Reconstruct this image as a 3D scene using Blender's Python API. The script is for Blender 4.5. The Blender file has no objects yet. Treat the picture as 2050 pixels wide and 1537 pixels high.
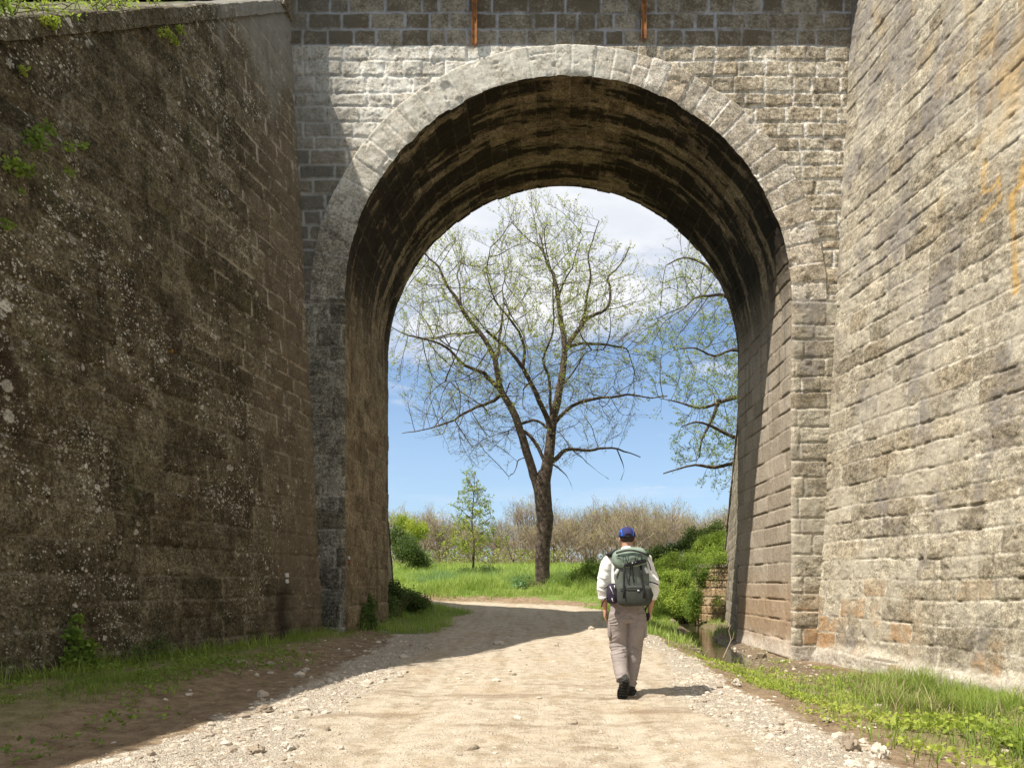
SUN_E, SKY_S, EXPO = 4.8, 0.092, 0.74
SKY_TINT = (0.92, 1.0, 1.10); CLOUD_OFF = (0.3, 0.2, 0)
import bpy, bmesh, math, random
import numpy as np
from mathutils import Vector, Matrix, kdtree
R = math.radians
scene = bpy.context.scene
C = scene.collection
random.seed(7)
F = 24/36*2050.0            # focal length in photograph pixels
VX, VY, CH = 1090.0, 1167.0, 1.17
SA, SB = 0.53, 0.30          # sun travel per metre of drop: right, away
def at(px, py, D):
    return ((px-VX)/F*D, D, CH+(VY-py)/F*D)

# ------------------------------------------------------------------ noise
def h2(ix, iy, seed=0):
    n = (ix.astype(np.int64)*374761393 + iy.astype(np.int64)*668265263 + seed*1442695041) & 0xffffffff
    n = ((n ^ (n >> 13))*1274126177) & 0xffffffff
    n = ((n ^ (n >> 15))*1103515245) & 0xffffffff
    return ((n ^ (n >> 16)) & 0xffffff)/float(0xffffff)
def vn(x, y, seed=0):
    x = np.asarray(x, float); y = np.asarray(y, float)
    ix = np.floor(x); iy = np.floor(y); fx = x-ix; fy = y-iy
    fx = fx*fx*(3-2*fx); fy = fy*fy*(3-2*fy)
    a = h2(ix, iy, seed); b = h2(ix+1, iy, seed); c = h2(ix, iy+1, seed); d = h2(ix+1, iy+1, seed)
    return (a*(1-fx)+b*fx)*(1-fy)+(c*(1-fx)+d*fx)*fy
def fbm(x, y, seed=0, o=4, g=0.5):
    s = 0; a = 1; t = 0; x = np.asarray(x, float); y = np.asarray(y, float)
    for i in range(o):
        s = s+a*vn(x, y, seed+i*17); t += a; a *= g; x = x*2.03+11.3; y = y*2.03+5.7
    return s/t
def ss(a, b, x):
    t = np.clip((np.asarray(x, float)-a)/(b-a), 0, 1)
    return t*t*(3-2*t)

# ------------------------------------------------------------------ objects
def tag(o, label=None, cat=None, group=None, kind=None):
    if label: o['label'] = label
    if cat: o['category'] = cat
    if group: o['group'] = group
    if kind: o['kind'] = kind
    return o
def empty(name, loc=(0, 0, 0), rz=0):
    o = bpy.data.objects.new(name, None); C.objects.link(o)
    o.location = loc; o.rotation_euler = (0, 0, rz); o.empty_display_size = 0.2
    return o
def link(name, me, mat=None, parent=None):
    o = bpy.data.objects.new(name, me); C.objects.link(o)
    if mat is not None: me.materials.append(mat)
    if parent is not None: o.parent = parent
    return o
def npmesh(name, V, Fq, smooth=True, attr=None, n=4):
    """V (N,3) array, Fq (M,n) int array"""
    V = np.asarray(V, np.float32); Fq = np.asarray(Fq, np.int32)
    n = Fq.shape[1]
    me = bpy.data.meshes.new(name)
    me.vertices.add(len(V)); me.vertices.foreach_set('co', V.ravel())
    me.loops.add(Fq.size); me.loops.foreach_set('vertex_index', Fq.ravel())
    me.polygons.add(len(Fq))
    me.polygons.foreach_set('loop_start', np.arange(0, Fq.size, n, dtype=np.int32))
    me.polygons.foreach_set('loop_total', np.full(len(Fq), n, np.int32))
    me.polygons.foreach_set('use_smooth', np.full(len(Fq), smooth, bool))
    me.update(calc_edges=True)
    if attr is not None:
        for k, a in attr.items():
            a = np.asarray(a, np.float32)
            if a.ndim == 2:
                at_ = me.attributes.new(k, 'FLOAT_COLOR', 'POINT'); at_.data.foreach_set('color', a.ravel())
            else:
                at_ = me.attributes.new(k, 'FLOAT', 'POINT'); at_.data.foreach_set('value', a)
    return me
def gridfaces(nu, nv, mask=None, flip=False):
    i = np.arange(nu*nv).reshape(nu, nv)
    a = i[:-1, :-1]; b = i[1:, :-1]; c = i[1:, 1:]; d = i[:-1, 1:]
    q = np.stack([a, b, c, d] if not flip else [a, d, c, b], -1).reshape(-1, 4)
    if mask is not None: q = q[mask[:-1, :-1].ravel()]
    return q
class MB:
    """collects triangles/quads into one mesh"""
    def __init__(s): s.v = []; s.f = []; s.n = 0
    def add(s, V, Fs):
        s.v += [tuple(p) for p in V]; s.f += [tuple(i+s.n for i in f) for f in Fs]; s.n += len(V)
    def box(s, c, size, rot=None, bev=0):
        x, y, z = [k/2 for k in size]
        V = [Vector((a*x, b*y, d*z)) for d in (-1, 1) for a, b in ((-1, -1), (1, -1), (1, 1), (-1, 1))]
        if rot: V = [rot @ p for p in V]
        s.add([p+Vector(c) for p in V], [(3, 2, 1, 0), (4, 5, 6, 7), (0, 1, 5, 4), (1, 2, 6, 5), (2, 3, 7, 6), (3, 0, 4, 7)])
    def tube(s, pts, rad, n=8, cap=True, flat=1.0):
        pts = [Vector(p) for p in pts]; m = len(pts)
        if not hasattr(rad, '__len__'): rad = [rad]*m
        V = []; ref = None
        for i, p in enumerate(pts):
            d = (pts[min(i+1, m-1)]-pts[max(i-1, 0)])
            d = d.normalized() if d.length > 1e-9 else Vector((0, 0, 1))
            if ref is None:
                ref = d.cross(Vector((0, 1, 0)) if abs(d.y) < 0.9 else Vector((1, 0, 0))).normalized()
            ref = (ref-d*ref.dot(d)).normalized(); b = d.cross(ref)
            r = rad[i]; ra, rb = (r if isinstance(r, tuple) else (r, r*flat))
            for k in range(n):
                t = 2*math.pi*k/n
                V.append(p+ref*math.cos(t)*ra+b*math.sin(t)*rb)
        Fs = [(i*n+k, i*n+(k+1) % n, (i+1)*n+(k+1) % n, (i+1)*n+k) for i in range(m-1) for k in range(n)]
        if cap: Fs += [tuple(range(n-1, -1, -1)), tuple((m-1)*n+k for k in range(n))]
        s.add(V, Fs)
    def sup(s, c, r, e1=1.0, e2=1.0, nu=24, nv=14, rot=None, fn=None):
        """superellipsoid; e<1 boxy"""
        sp = lambda w, e: math.copysign(abs(w)**e, w)
        V = []
        for j in range(nv+1):
            v = -math.pi/2+math.pi*j/nv
            for i in range(nu):
                u = 2*math.pi*i/nu
                p = Vector((r[0]*sp(math.cos(v), e1)*sp(math.cos(u), e2), r[1]*sp(math.cos(v), e1)*sp(math.sin(u), e2), r[2]*sp(math.sin(v), e1)))
                if fn: p = fn(p)
                if rot: p = rot @ p
                V.append(p+Vector(c))
        Fs = [(j*nu+i, j*nu+(i+1) % nu, (j+1)*nu+(i+1) % nu, (j+1)*nu+i) for j in range(nv) for i in range(nu)]
        s.add(V, Fs)
    def build(s, name, mat, parent=None, smooth=True):
        me = bpy.data.meshes.new(name); me.from_pydata(s.v, [], s.f); me.update()
        me.polygons.foreach_set('use_smooth', [smooth]*len(me.polygons))
        return link(name, me, mat, parent)

# ------------------------------------------------------------------ node helpers
class NT:
    def __init__(s, nt): s.t = nt
    def n(s, typ, ins=None, **kw):
        nd = s.t.nodes.new(typ)
        for k, v in kw.items(): setattr(nd, k, v)
        for k, v in (ins or {}).items(): s.set(nd, k, v)
        return nd
    def set(s, nd, k, v):
        i = nd.inputs[k]
        if hasattr(v, 'is_output') or isinstance(v, bpy.types.NodeSocket): s.t.links.new(v, i)
        else:
            if isinstance(v, (tuple, list)) and i.type == 'RGBA' and len(v) == 3: v = (*v, 1)
            i.default_value = v
    def m(s, op, a, b=0.0, c=None, clamp=False):
        nd = s.n('ShaderNodeMath', {0: a, 1: b}, operation=op, use_clamp=clamp)
        if c is not None: s.set(nd, 2, c)
        return nd.outputs[0]
    def mix(s, f, a, b, mode='MIX'):
        nd = s.n('ShaderNodeMix', data_type='RGBA', blend_type=mode, clamp_factor=True)
        s.set(nd, 0, f); s.set(nd, 6, a); s.set(nd, 7, b)
        return nd.outputs[2]
    def noise(s, sc, det=4, rough=0.55, vec=None, dist=0.0):
        nd = s.n('ShaderNodeTexNoise', {'Scale': sc, 'Detail': det, 'Roughness': rough, 'Distortion': dist})
        if vec is not None: s.set(nd, 'Vector', vec)
        return nd.outputs['Fac']
    def ramp(s, f, a, b, lo=0.0, hi=1.0):
        return s.n('ShaderNodeMapRange', {0: f, 1: a, 2: b, 3: lo, 4: hi}, interpolation_type='SMOOTHSTEP').outputs[0]
    def pos(s, scale=(1, 1, 1)):
        tc = s.n('ShaderNodeTexCoord').outputs['Object']
        if scale == (1, 1, 1): return tc
        return s.n('ShaderNodeMapping', {0: tc, 3: scale}).outputs[0]
    def voro(s, sc, vec=None, feature='F1', out='Distance', rnd=1.0):
        nd = s.n('ShaderNodeTexVoronoi', {'Scale': sc, 'Randomness': rnd}, feature=feature)
        if vec is not None: s.set(nd, 'Vector', vec)
        return nd.outputs
    def sep(s, v):
        return s.n('ShaderNodeSeparateXYZ', {0: v}).outputs
    def attr(s, name):
        return s.n('ShaderNodeAttribute', attribute_name=name)
def newmat(name):
    m = bpy.data.materials.new(name); m.use_nodes = True
    m.node_tree.nodes.clear()
    t = NT(m.node_tree)
    b = t.n('ShaderNodeBsdfPrincipled'); o = t.n('ShaderNodeOutputMaterial')
    m.node_tree.links.new(b.outputs[0], o.inputs[0])
    b.inputs['Roughness'].default_value = 0.9
    b.inputs['Specular IOR Level'].default_value = 0.15
    return m, t, b
def simple(name, col, rough=0.85, var=0.25, sc=30, bump=0.0, bsc=60, spec=0.2, col2=None, metal=0.0):
    m, t, b = newmat(name)
    f = t.noise(sc, 4, 0.6, t.pos())
    c2 = col2 or tuple(c*(1-var) for c in col)
    t.set(b, 'Base Color', t.mix(t.ramp(f, 0.3, 0.7), c2, col))
    b.inputs['Roughness'].default_value = rough
    b.inputs['Specular IOR Level'].default_value = spec
    b.inputs['Metallic'].default_value = metal
    if bump:
        nb = t.n('ShaderNodeBump', {'Height': t.noise(bsc, 5, 0.6, t.pos()), 'Strength': 1.0, 'Distance': bump})
        t.set(b, 'Normal', nb.outputs[0])
    return m
def leafmat(name, cols, tr=0.35, sc=0.6, spec=0.25):
    """leaf colours vary by clump and by leaf; light passes through a leaf"""
    m, t, b = newmat(name)
    a = t.attr('rnd').outputs['Fac']
    f = t.noise(sc, 3, 0.6, t.pos())
    c = t.mix(a, cols[0], cols[1])
    c = t.mix(t.ramp(f, 0.35, 0.65), c, t.mix(a, cols[1], cols[2]))
    t.set(b, 'Base Color', c)
    b.inputs['Roughness'].default_value = 0.55
    b.inputs['Specular IOR Level'].default_value = spec
    tl = t.n('ShaderNodeBsdfTranslucent', {'Color': t.mix(0.45, c, (0.35, 0.5, 0.06))})
    mx = t.n('ShaderNodeMixShader', {0: tr, 1: b.outputs[0], 2: tl.outputs[0]})
    o = [n for n in t.t.nodes if n.type == 'OUTPUT_MATERIAL'][0]
    t.t.links.new(mx.outputs[0], o.inputs[0])
    return m

# ------------------------------------------------------------------ masonry pattern
def course_list(v0, v1, lo, hi, seed):
    rg = np.random.RandomState(seed); c = [v0]
    while c[-1] < v1: c.append(c[-1]+rg.uniform(lo, hi))
    return np.array(c)
def masonry(u, v, cs, l0, l1, seed, warp=0.02, wsc=1.2):
    """distance to the nearest joint, course distance, and three random numbers per block"""
    wu = u+warp*2*(fbm(u*wsc, v*wsc, seed, 3)-0.5); wv = v+warp*2*(fbm(u*wsc+9, v*wsc, seed+3, 3)-0.5)
    k = np.clip(np.searchsorted(cs, wv)-1, 0, len(cs)-2)
    dv = np.minimum(wv-cs[k], cs[k+1]-wv)
    du = np.zeros_like(wu); j = np.zeros(wu.shape, int)
    umin, umax = wu.min()-1, wu.max()+1
    for kk in np.unique(k):
        rg = np.random.RandomState(seed*1000+int(kk)); b = [umin-rg.uniform(0, l1)]
        while b[-1] < umax: b.append(b[-1]+rg.uniform(l0, l1))
        b = np.array(b); mk = k == kk; w = wu[mk]
        jj = np.searchsorted(b, w)-1; j[mk] = jj
        du[mk] = np.minimum(w-b[jj], b[jj+1]-w)
    rr = 0.035
    a = np.maximum(rr-du, 0); c = np.maximum(rr-dv, 0)
    d = np.where((a > 0) & (c > 0), rr-np.sqrt(a*a+c*c), np.minimum(du, dv))
    return d, dv, h2(k, j, seed), h2(k, j, seed+5), h2(k, j, seed+9), k
# ================================================================== stone materials
def stonemat(name, dark, mid, light, mortar, mortar_amt=0.8, stain=(0.03, 0.025, 0.02), stain_amt=0.5, spots=0.0,
             spot_col=(0.42, 0.41, 0.38), streak=0.0, extra=None, bump=0.012, moss=0.0, contrast=1.0, grit=1.0, blk=0.34):
    m, t, b = newmat(name)
    P = t.pos(); at_ = t.attr('st').outputs['Color']
    sp = t.n('ShaderNodeSeparateColor', {0: at_}).outputs
    J, r1, r2 = sp[0], sp[1], sp[2]; A = t.attr('st').outputs['Alpha']
    big = t.noise(0.55, 5, 0.6, P); med = t.noise(3.2, 6, 0.65, P); fine = t.noise(22, 6, 0.7, P); vf = t.noise(75, 3, 0.7, P)
    v = t.m('ADD', t.m('MULTIPLY', t.m('SUBTRACT', r1, 0.0), blk), t.m('MULTIPLY', t.m('SUBTRACT', med, 0.5), 1.1))
    v = t.m('ADD', t.m('ADD', v, 0.42), t.m('MULTIPLY', t.m('SUBTRACT', fine, 0.5), 1.7))
    c = t.mix(t.ramp(v, 0.25, 0.6), dark, mid)
    c = t.mix(t.ramp(v, 0.55, 0.95), c, light)
    c = t.mix(t.m('MULTIPLY', t.ramp(r2, 0.6, 1.0), 0.28), c, t.mix(0.5, c, (mid[0]*1.25, mid[1]*1.02, mid[2]*0.72)))
    # mortar
    c = t.mix(t.m('MULTIPLY', J, t.m('MULTIPLY', t.ramp(med, 0.35, 0.55), mortar_amt)), c, mortar)
    # weather stains with shapes of their own
    stv = t.noise(1.0, 6, 0.65, t.pos((1.6, 1.6, 0.45)))
    sm = t.ramp(t.m('ADD', stv, t.m('MULTIPLY', t.m('SUBTRACT', fine, 0.5), 0.25)), 0.53, 0.68)
    c = t.mix(t.m('MULTIPLY', sm, stain_amt), c, stain)
    if streak:
        sv = t.noise(1.0, 5, 0.6, t.pos((7, 7, 0.5)))
        c = t.mix(t.m('MULTIPLY', t.ramp(sv, 0.52, 0.7), streak), c, (light[0]*0.95, light[1]*0.97, light[2]))
    if moss:
        mv = t.noise(1.1, 5, 0.65, t.pos((1, 1, 0.5)))
        c = t.mix(t.m('MULTIPLY', t.ramp(mv, 0.55, 0.72), moss), c, (0.055, 0.065, 0.022))
    # pits and grain
    pit = t.ramp(t.m('ADD', fine, t.m('MULTIPLY', vf, 0.3)), 0.46, 0.56)
    c = t.mix(t.m('MULTIPLY', t.m('SUBTRACT', 1.0, pit), 0.42*contrast), c, (dark[0]*0.45, dark[1]*0.43, dark[2]*0.4))
    g = t.m('MULTIPLY', t.ramp(t.noise(120, 3, 0.75, P), 0.36, 0.64, 0.60, 1.32), t.ramp(t.noise(38, 4, 0.7, P), 0.36, 0.64, 0.62, 1.30))
    g = t.m('MULTIPLY', t.m('ADD', t.m('MULTIPLY', t.m('SUBTRACT', g, 1.0), grit), 1.0), t.ramp(t.noise(8, 5, 0.65, P), 0.34, 0.66, 0.74, 1.22))
    c = t.mix(1.0, c, t.n('ShaderNodeCombineColor', {0: g, 1: g, 2: g}).outputs[0], 'MULTIPLY')
    H = t.m('ADD', t.m('MULTIPLY', fine, 1.0), t.m('MULTIPLY', vf, 0.45))
    H = t.m('ADD', H, t.m('MULTIPLY', med, 0.8))
    if spots:
        dens = t.m('ADD', t.noise(0.9, 5, 0.65, P), t.m('MULTIPLY', t.m('SUBTRACT', t.noise(4.5, 4, 0.6, P), 0.5), 0.9))
        gate = t.ramp(t.noise(0.75, 4, 0.6, t.pos((1, 1, 0.7))), 0.40, 0.56, 0.12, 1.0)
        for sc, th, off in ((3.0, 0.24, 0.20), (7.5, 0.32, 0.15), (17, 0.40, 0.15), (38, 0.50, 0.17)):
            wob = t.n('ShaderNodeVectorMath', {0: P, 1: t.n('ShaderNodeVectorMath', {0: t.n('ShaderNodeTexNoise', {'Vector': P, 'Scale': sc*2.2, 'Detail': 4.0}).outputs['Color'], 3: 0.30/sc}, operation='SCALE').outputs[0]}, operation='ADD').outputs[0]
            vo = t.voro(sc, wob)
            cr = t.n('ShaderNodeSeparateColor', {0: vo['Color']}).outputs
            rad = t.m('MULTIPLY', t.ramp(t.m('ADD', t.m('MULTIPLY', cr[0], 0.7), t.m('MULTIPLY', dens, 1.1)), 0.80+off, 1.25), th)
            mk = t.ramp(t.m('SUBTRACT', rad, vo['Distance']), 0.0, 0.07)
            col = t.mix(t.m('MULTIPLY', cr[1], 1.0), spot_col, (spot_col[0]*0.30, spot_col[1]*0.30, spot_col[2]*0.27))
            c = t.mix(t.m('MULTIPLY', mk, t.m('MULTIPLY', gate, t.ramp(fine, 0.38, 0.52, 0.35*spots, spots))), c, col)
    if extra: c = extra(t, c, P, J, r1, r2, A, fine, med, big)
    t.set(b, 'Base Color', c)
    bp = t.n('ShaderNodeBump', {'Height': H, 'Strength': 1.0, 'Distance': bump})
    t.set(b, 'Normal', bp.outputs[0]); b.inputs['Roughness'].default_value = 0.95
    b.inputs['Specular IOR Level'].default_value = 0.1
    return m

def ex_right(t, c, P, J, r1, r2, A, fine, med, big):
    z = t.sep(P)[2]
    # mortar rendering smeared over the blocks
    ren = t.ramp(t.noise(0.9, 5, 0.6, P), 0.48, 0.6)
    c = t.mix(t.m('MULTIPLY', ren, 0.5), c, (0.46, 0.415, 0.325))
    gl = t.ramp(t.m('ADD', t.noise(1.3, 6, 0.7, t.pos((1, 1, 0.6))), t.m('MULTIPLY', z, 0.012)), 0.55, 0.68)
    c = t.mix(t.m('MULTIPLY', gl, t.ramp(fine, 0.40, 0.56, 0.15, 0.8)), c, (0.20, 0.18, 0.165))
    # pale salts along the footing
    f = t.m('MULTIPLY', t.ramp(t.m('ADD', t.m('ADD', z, t.m('MULTIPLY', med, 1.0)), t.m('MULTIPLY', fine, 0.4)), 0.85, 0.2), 0.65)
    c = t.mix(f, c, t.mix(t.ramp(fine, 0.4, 0.6), (0.42, 0.36, 0.29), (0.64, 0.60, 0.54)))
    # rust coloured damp blocks low on the wall
    lo = t.m('MULTIPLY', t.ramp(z, 1.5, 0.5), t.ramp(z, -0.5, 0.0))
    o = t.m('MULTIPLY', t.ramp(t.m('ADD', t.m('ADD', t.m('MULTIPLY', r2, 0.6), t.m('MULTIPLY', big, 0.5)), t.m('MULTIPLY', med, 0.5)), 0.98, 1.12), t.m('MULTIPLY', lo, t.m('SUBTRACT', 1.0, J)))
    c = t.mix(t.m('MULTIPLY', o, t.ramp(fine, 0.35, 0.6, 0.45, 0.85)), c, (0.36, 0.20, 0.085))
    o2 = t.m('MULTIPLY', lo, t.ramp(t.noise(1.4, 5, 0.65, P), 0.50, 0.68))
    c = t.mix(t.m('MULTIPLY', o2, 0.40), c, (0.40, 0.25, 0.13))
    # orange runs high on the wall
    n = t.ramp(t.m('ADD', t.m('MULTIPLY', fine, 0.8), med), 0.66, 0.98)
    c = t.mix(t.m('MULTIPLY', A, t.m('ADD', t.m('MULTIPLY', n, 0.75), 0.12)), c, (0.50, 0.30, 0.07))
    return c
def ex_left(t, c, P, J, r1, r2, A, fine, med, big):
    x, y, z = t.sep(P)
    # cleaner tan stone close to the arch
    e = t.ramp(t.m('ADD', y, t.m('MULTIPLY', t.noise(0.6, 4, 0.6, P), 4.0)), 13.2, 15.6)
    c = t.mix(t.m('MULTIPLY', e, 0.5), c, t.mix(fine, (0.13, 0.10, 0.065), (0.29, 0.235, 0.165)))
    c = t.mix(t.m('MULTIPLY', t.m('MULTIPLY', J, t.ramp(y, 9.5, 12.0)), t.ramp(t.m('ADD', z, t.m('MULTIPLY', big, 4)), 4.5, 7.5)), c, t.mix(t.ramp(t.m('ADD', fine, t.m('MULTIPLY', t.m('SUBTRACT', med, 0.5), 1.5)), 0.42, 0.62), c, (0.36, 0.31, 0.235)))
    # grey wash under the cap stones
    g = t.ramp(t.m('ADD', z, t.m('MULTIPLY', t.noise(1.0, 5, 0.65, t.pos((3, 3, 0.6))), 5.0)), 12.2, 14.2)
    c = t.mix(t.m('MULTIPLY', g, 0.6), c, (0.27, 0.265, 0.235))
    o = t.m('MULTIPLY', t.ramp(t.noise(2.6, 2, 0.5, P), 0.73, 0.76), t.ramp(t.noise(0.9, 2, 0.5, t.pos()), 0.55, 0.6))
    c = t.mix(o, c, (0.42, 0.22, 0.02))
    # damp dark foot and a dark seep
    c = t.mix(t.m('MULTIPLY', t.ramp(t.m('ADD', z, t.m('MULTIPLY', med, 1.2)), 1.3, 0.5), 0.45), c, (0.05, 0.038, 0.026))
    c = t.mix(t.m('MULTIPLY', A, 0.8), c, (0.022, 0.016, 0.012))
    return c
def ex_face(t, c, P, J, r1, r2, A, fine, med, big):
    x, y, z = t.sep(P)
    # upper band of brown stone, pale lichen-washed stone to the left
    up = t.ramp(z, 11.95, 11.97)
    gr = t.m('ADD', t.m('MULTIPLY', r1, 0.5), t.m('MULTIPLY', t.m('SUBTRACT', fine, 0.5), 1.6))
    gr = t.m('ADD', gr, t.m('MULTIPLY', t.m('SUBTRACT', med, 0.5), 1.4))
    c = t.mix(up, c, t.mix(t.ramp(gr, 0.0, 0.8), (0.115, 0.09, 0.058), (0.33, 0.285, 0.21)))
    c = t.mix(t.m('MULTIPLY', t.m('MULTIPLY', up, J), t.ramp(t.noise(1.7, 4, 0.6, P), 0.35, 0.6, 0.15, 0.85)), c, t.mix(fine, (0.24, 0.235, 0.24), (0.46, 0.45, 0.45)))
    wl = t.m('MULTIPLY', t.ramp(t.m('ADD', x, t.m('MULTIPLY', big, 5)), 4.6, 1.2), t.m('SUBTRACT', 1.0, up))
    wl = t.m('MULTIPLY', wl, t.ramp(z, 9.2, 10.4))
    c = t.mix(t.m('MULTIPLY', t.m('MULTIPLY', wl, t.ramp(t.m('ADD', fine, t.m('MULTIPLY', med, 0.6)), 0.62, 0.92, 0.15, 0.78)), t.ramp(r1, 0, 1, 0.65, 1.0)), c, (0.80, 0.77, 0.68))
    # black crust on the left, its dark colour widened to deepen the wing wall's shadow
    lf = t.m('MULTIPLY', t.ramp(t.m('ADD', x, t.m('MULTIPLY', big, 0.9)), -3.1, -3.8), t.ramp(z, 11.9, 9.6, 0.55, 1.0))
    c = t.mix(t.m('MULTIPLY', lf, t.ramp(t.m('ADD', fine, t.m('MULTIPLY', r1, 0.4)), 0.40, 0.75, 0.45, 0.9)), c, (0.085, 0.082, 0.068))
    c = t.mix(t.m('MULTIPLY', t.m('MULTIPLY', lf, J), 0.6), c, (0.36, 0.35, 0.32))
    return c
def ex_ring(t, c, P, J, r1, r2, A, fine, med, big):
    x, y, z = t.sep(P)
    wl = t.m('MULTIPLY', t.ramp(t.m('ADD', x, t.m('MULTIPLY', big, 3)), 3.9, 2.4), t.ramp(z, 7.6, 9.0))
    c = t.mix(t.m('MULTIPLY', wl, t.ramp(t.m('ADD', fine, t.m('MULTIPLY', med, 0.8)), 0.72, 1.05, 0.25, 0.85)), c, (0.60, 0.565, 0.47))
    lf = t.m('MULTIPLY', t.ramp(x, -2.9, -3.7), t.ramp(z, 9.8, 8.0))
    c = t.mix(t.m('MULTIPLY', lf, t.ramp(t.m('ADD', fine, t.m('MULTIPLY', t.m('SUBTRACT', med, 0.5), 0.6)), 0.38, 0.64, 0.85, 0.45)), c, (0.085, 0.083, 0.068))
    return c
def ex_soffit(t, c, P, J, r1, r2, A, fine, med, big):
    x, y, z = t.sep(P)
    # soot black crust lies block by block along the curve of the vault
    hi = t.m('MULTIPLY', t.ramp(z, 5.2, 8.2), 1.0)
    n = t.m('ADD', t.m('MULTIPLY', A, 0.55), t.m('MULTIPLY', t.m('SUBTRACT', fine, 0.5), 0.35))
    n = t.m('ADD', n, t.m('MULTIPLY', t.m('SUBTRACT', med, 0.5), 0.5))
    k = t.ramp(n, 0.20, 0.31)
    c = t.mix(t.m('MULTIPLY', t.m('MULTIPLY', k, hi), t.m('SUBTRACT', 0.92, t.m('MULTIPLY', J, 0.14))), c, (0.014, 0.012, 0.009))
    # sun side reveal is tan, damp foot on the left
    rt = t.m('MULTIPLY', t.ramp(x, 2.0, 4.6), t.ramp(z, 8.2, 6.0))
    c = t.mix(t.m('MULTIPLY', rt, 0.8), c, t.mix(t.ramp(t.m('ADD', t.m('MULTIPLY', fine, 0.9), t.m('MULTIPLY', r1, 0.15)), 0.3, 0.75), (0.25, 0.205, 0.15), (0.44, 0.38, 0.30)))
    gw = t.m('MULTIPLY', rt, t.ramp(t.noise(1.0, 5, 0.6, t.pos((2, 4, 0.35))), 0.52, 0.64))
    gw = t.m('MULTIPLY', gw, t.ramp(z, 3.0, 6.2))
    c = t.mix(t.m('MULTIPLY', gw, 0.75), c, (0.135, 0.14, 0.12))
    lo = t.m('MULTIPLY', t.m('MULTIPLY', rt, t.ramp(t.m('ADD', z, med), 2.2, 1.0)), t.ramp(fine, 0.35, 0.65, 0.4, 1.0))
    c = t.mix(t.m('MULTIPLY', lo, 0.6), c, (0.37, 0.225, 0.11))
    f = t.m('MULTIPLY', t.ramp(t.m('ADD', z, t.m('MULTIPLY', med, 0.7)), 0.55, 0.05), rt)
    c = t.mix(t.m('MULTIPLY', f, t.ramp(fine, 0.35, 0.6, 0.3, 0.7)), c, (0.58, 0.53, 0.46))
    return c

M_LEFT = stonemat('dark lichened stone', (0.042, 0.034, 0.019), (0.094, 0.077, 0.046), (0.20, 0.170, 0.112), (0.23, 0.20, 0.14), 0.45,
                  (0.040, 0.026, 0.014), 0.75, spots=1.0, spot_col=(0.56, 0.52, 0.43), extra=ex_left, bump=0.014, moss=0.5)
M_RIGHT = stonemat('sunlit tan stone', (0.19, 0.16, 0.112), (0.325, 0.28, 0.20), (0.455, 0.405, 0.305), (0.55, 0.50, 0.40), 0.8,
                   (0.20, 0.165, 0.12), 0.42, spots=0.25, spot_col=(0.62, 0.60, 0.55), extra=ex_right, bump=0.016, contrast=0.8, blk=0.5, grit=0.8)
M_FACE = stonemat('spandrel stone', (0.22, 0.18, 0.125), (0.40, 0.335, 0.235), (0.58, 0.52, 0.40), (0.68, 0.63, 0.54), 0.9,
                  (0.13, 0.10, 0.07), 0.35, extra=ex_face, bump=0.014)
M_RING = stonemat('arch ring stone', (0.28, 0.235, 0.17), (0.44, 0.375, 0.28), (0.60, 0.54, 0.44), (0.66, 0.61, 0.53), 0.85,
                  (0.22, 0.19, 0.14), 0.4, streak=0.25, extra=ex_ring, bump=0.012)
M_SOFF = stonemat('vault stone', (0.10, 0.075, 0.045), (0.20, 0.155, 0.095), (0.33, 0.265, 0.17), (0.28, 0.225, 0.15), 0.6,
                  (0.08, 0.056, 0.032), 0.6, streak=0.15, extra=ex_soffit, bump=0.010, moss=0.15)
M_QUOL = stonemat('blackened quoin stone', (0.055, 0.050, 0.038), (0.125, 0.115, 0.088), (0.27, 0.25, 0.20), (0.30, 0.28, 0.22), 0.8,
                  (0.03, 0.035, 0.03), 0.6, spots=0.6, spot_col=(0.34, 0.34, 0.31), bump=0.012)
M_PLAIN = stonemat('plain stone', (0.14, 0.115, 0.08), (0.24, 0.20, 0.145), (0.36, 0.32, 0.25), (0.4, 0.37, 0.31), 0.5, bump=0.01)

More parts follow.
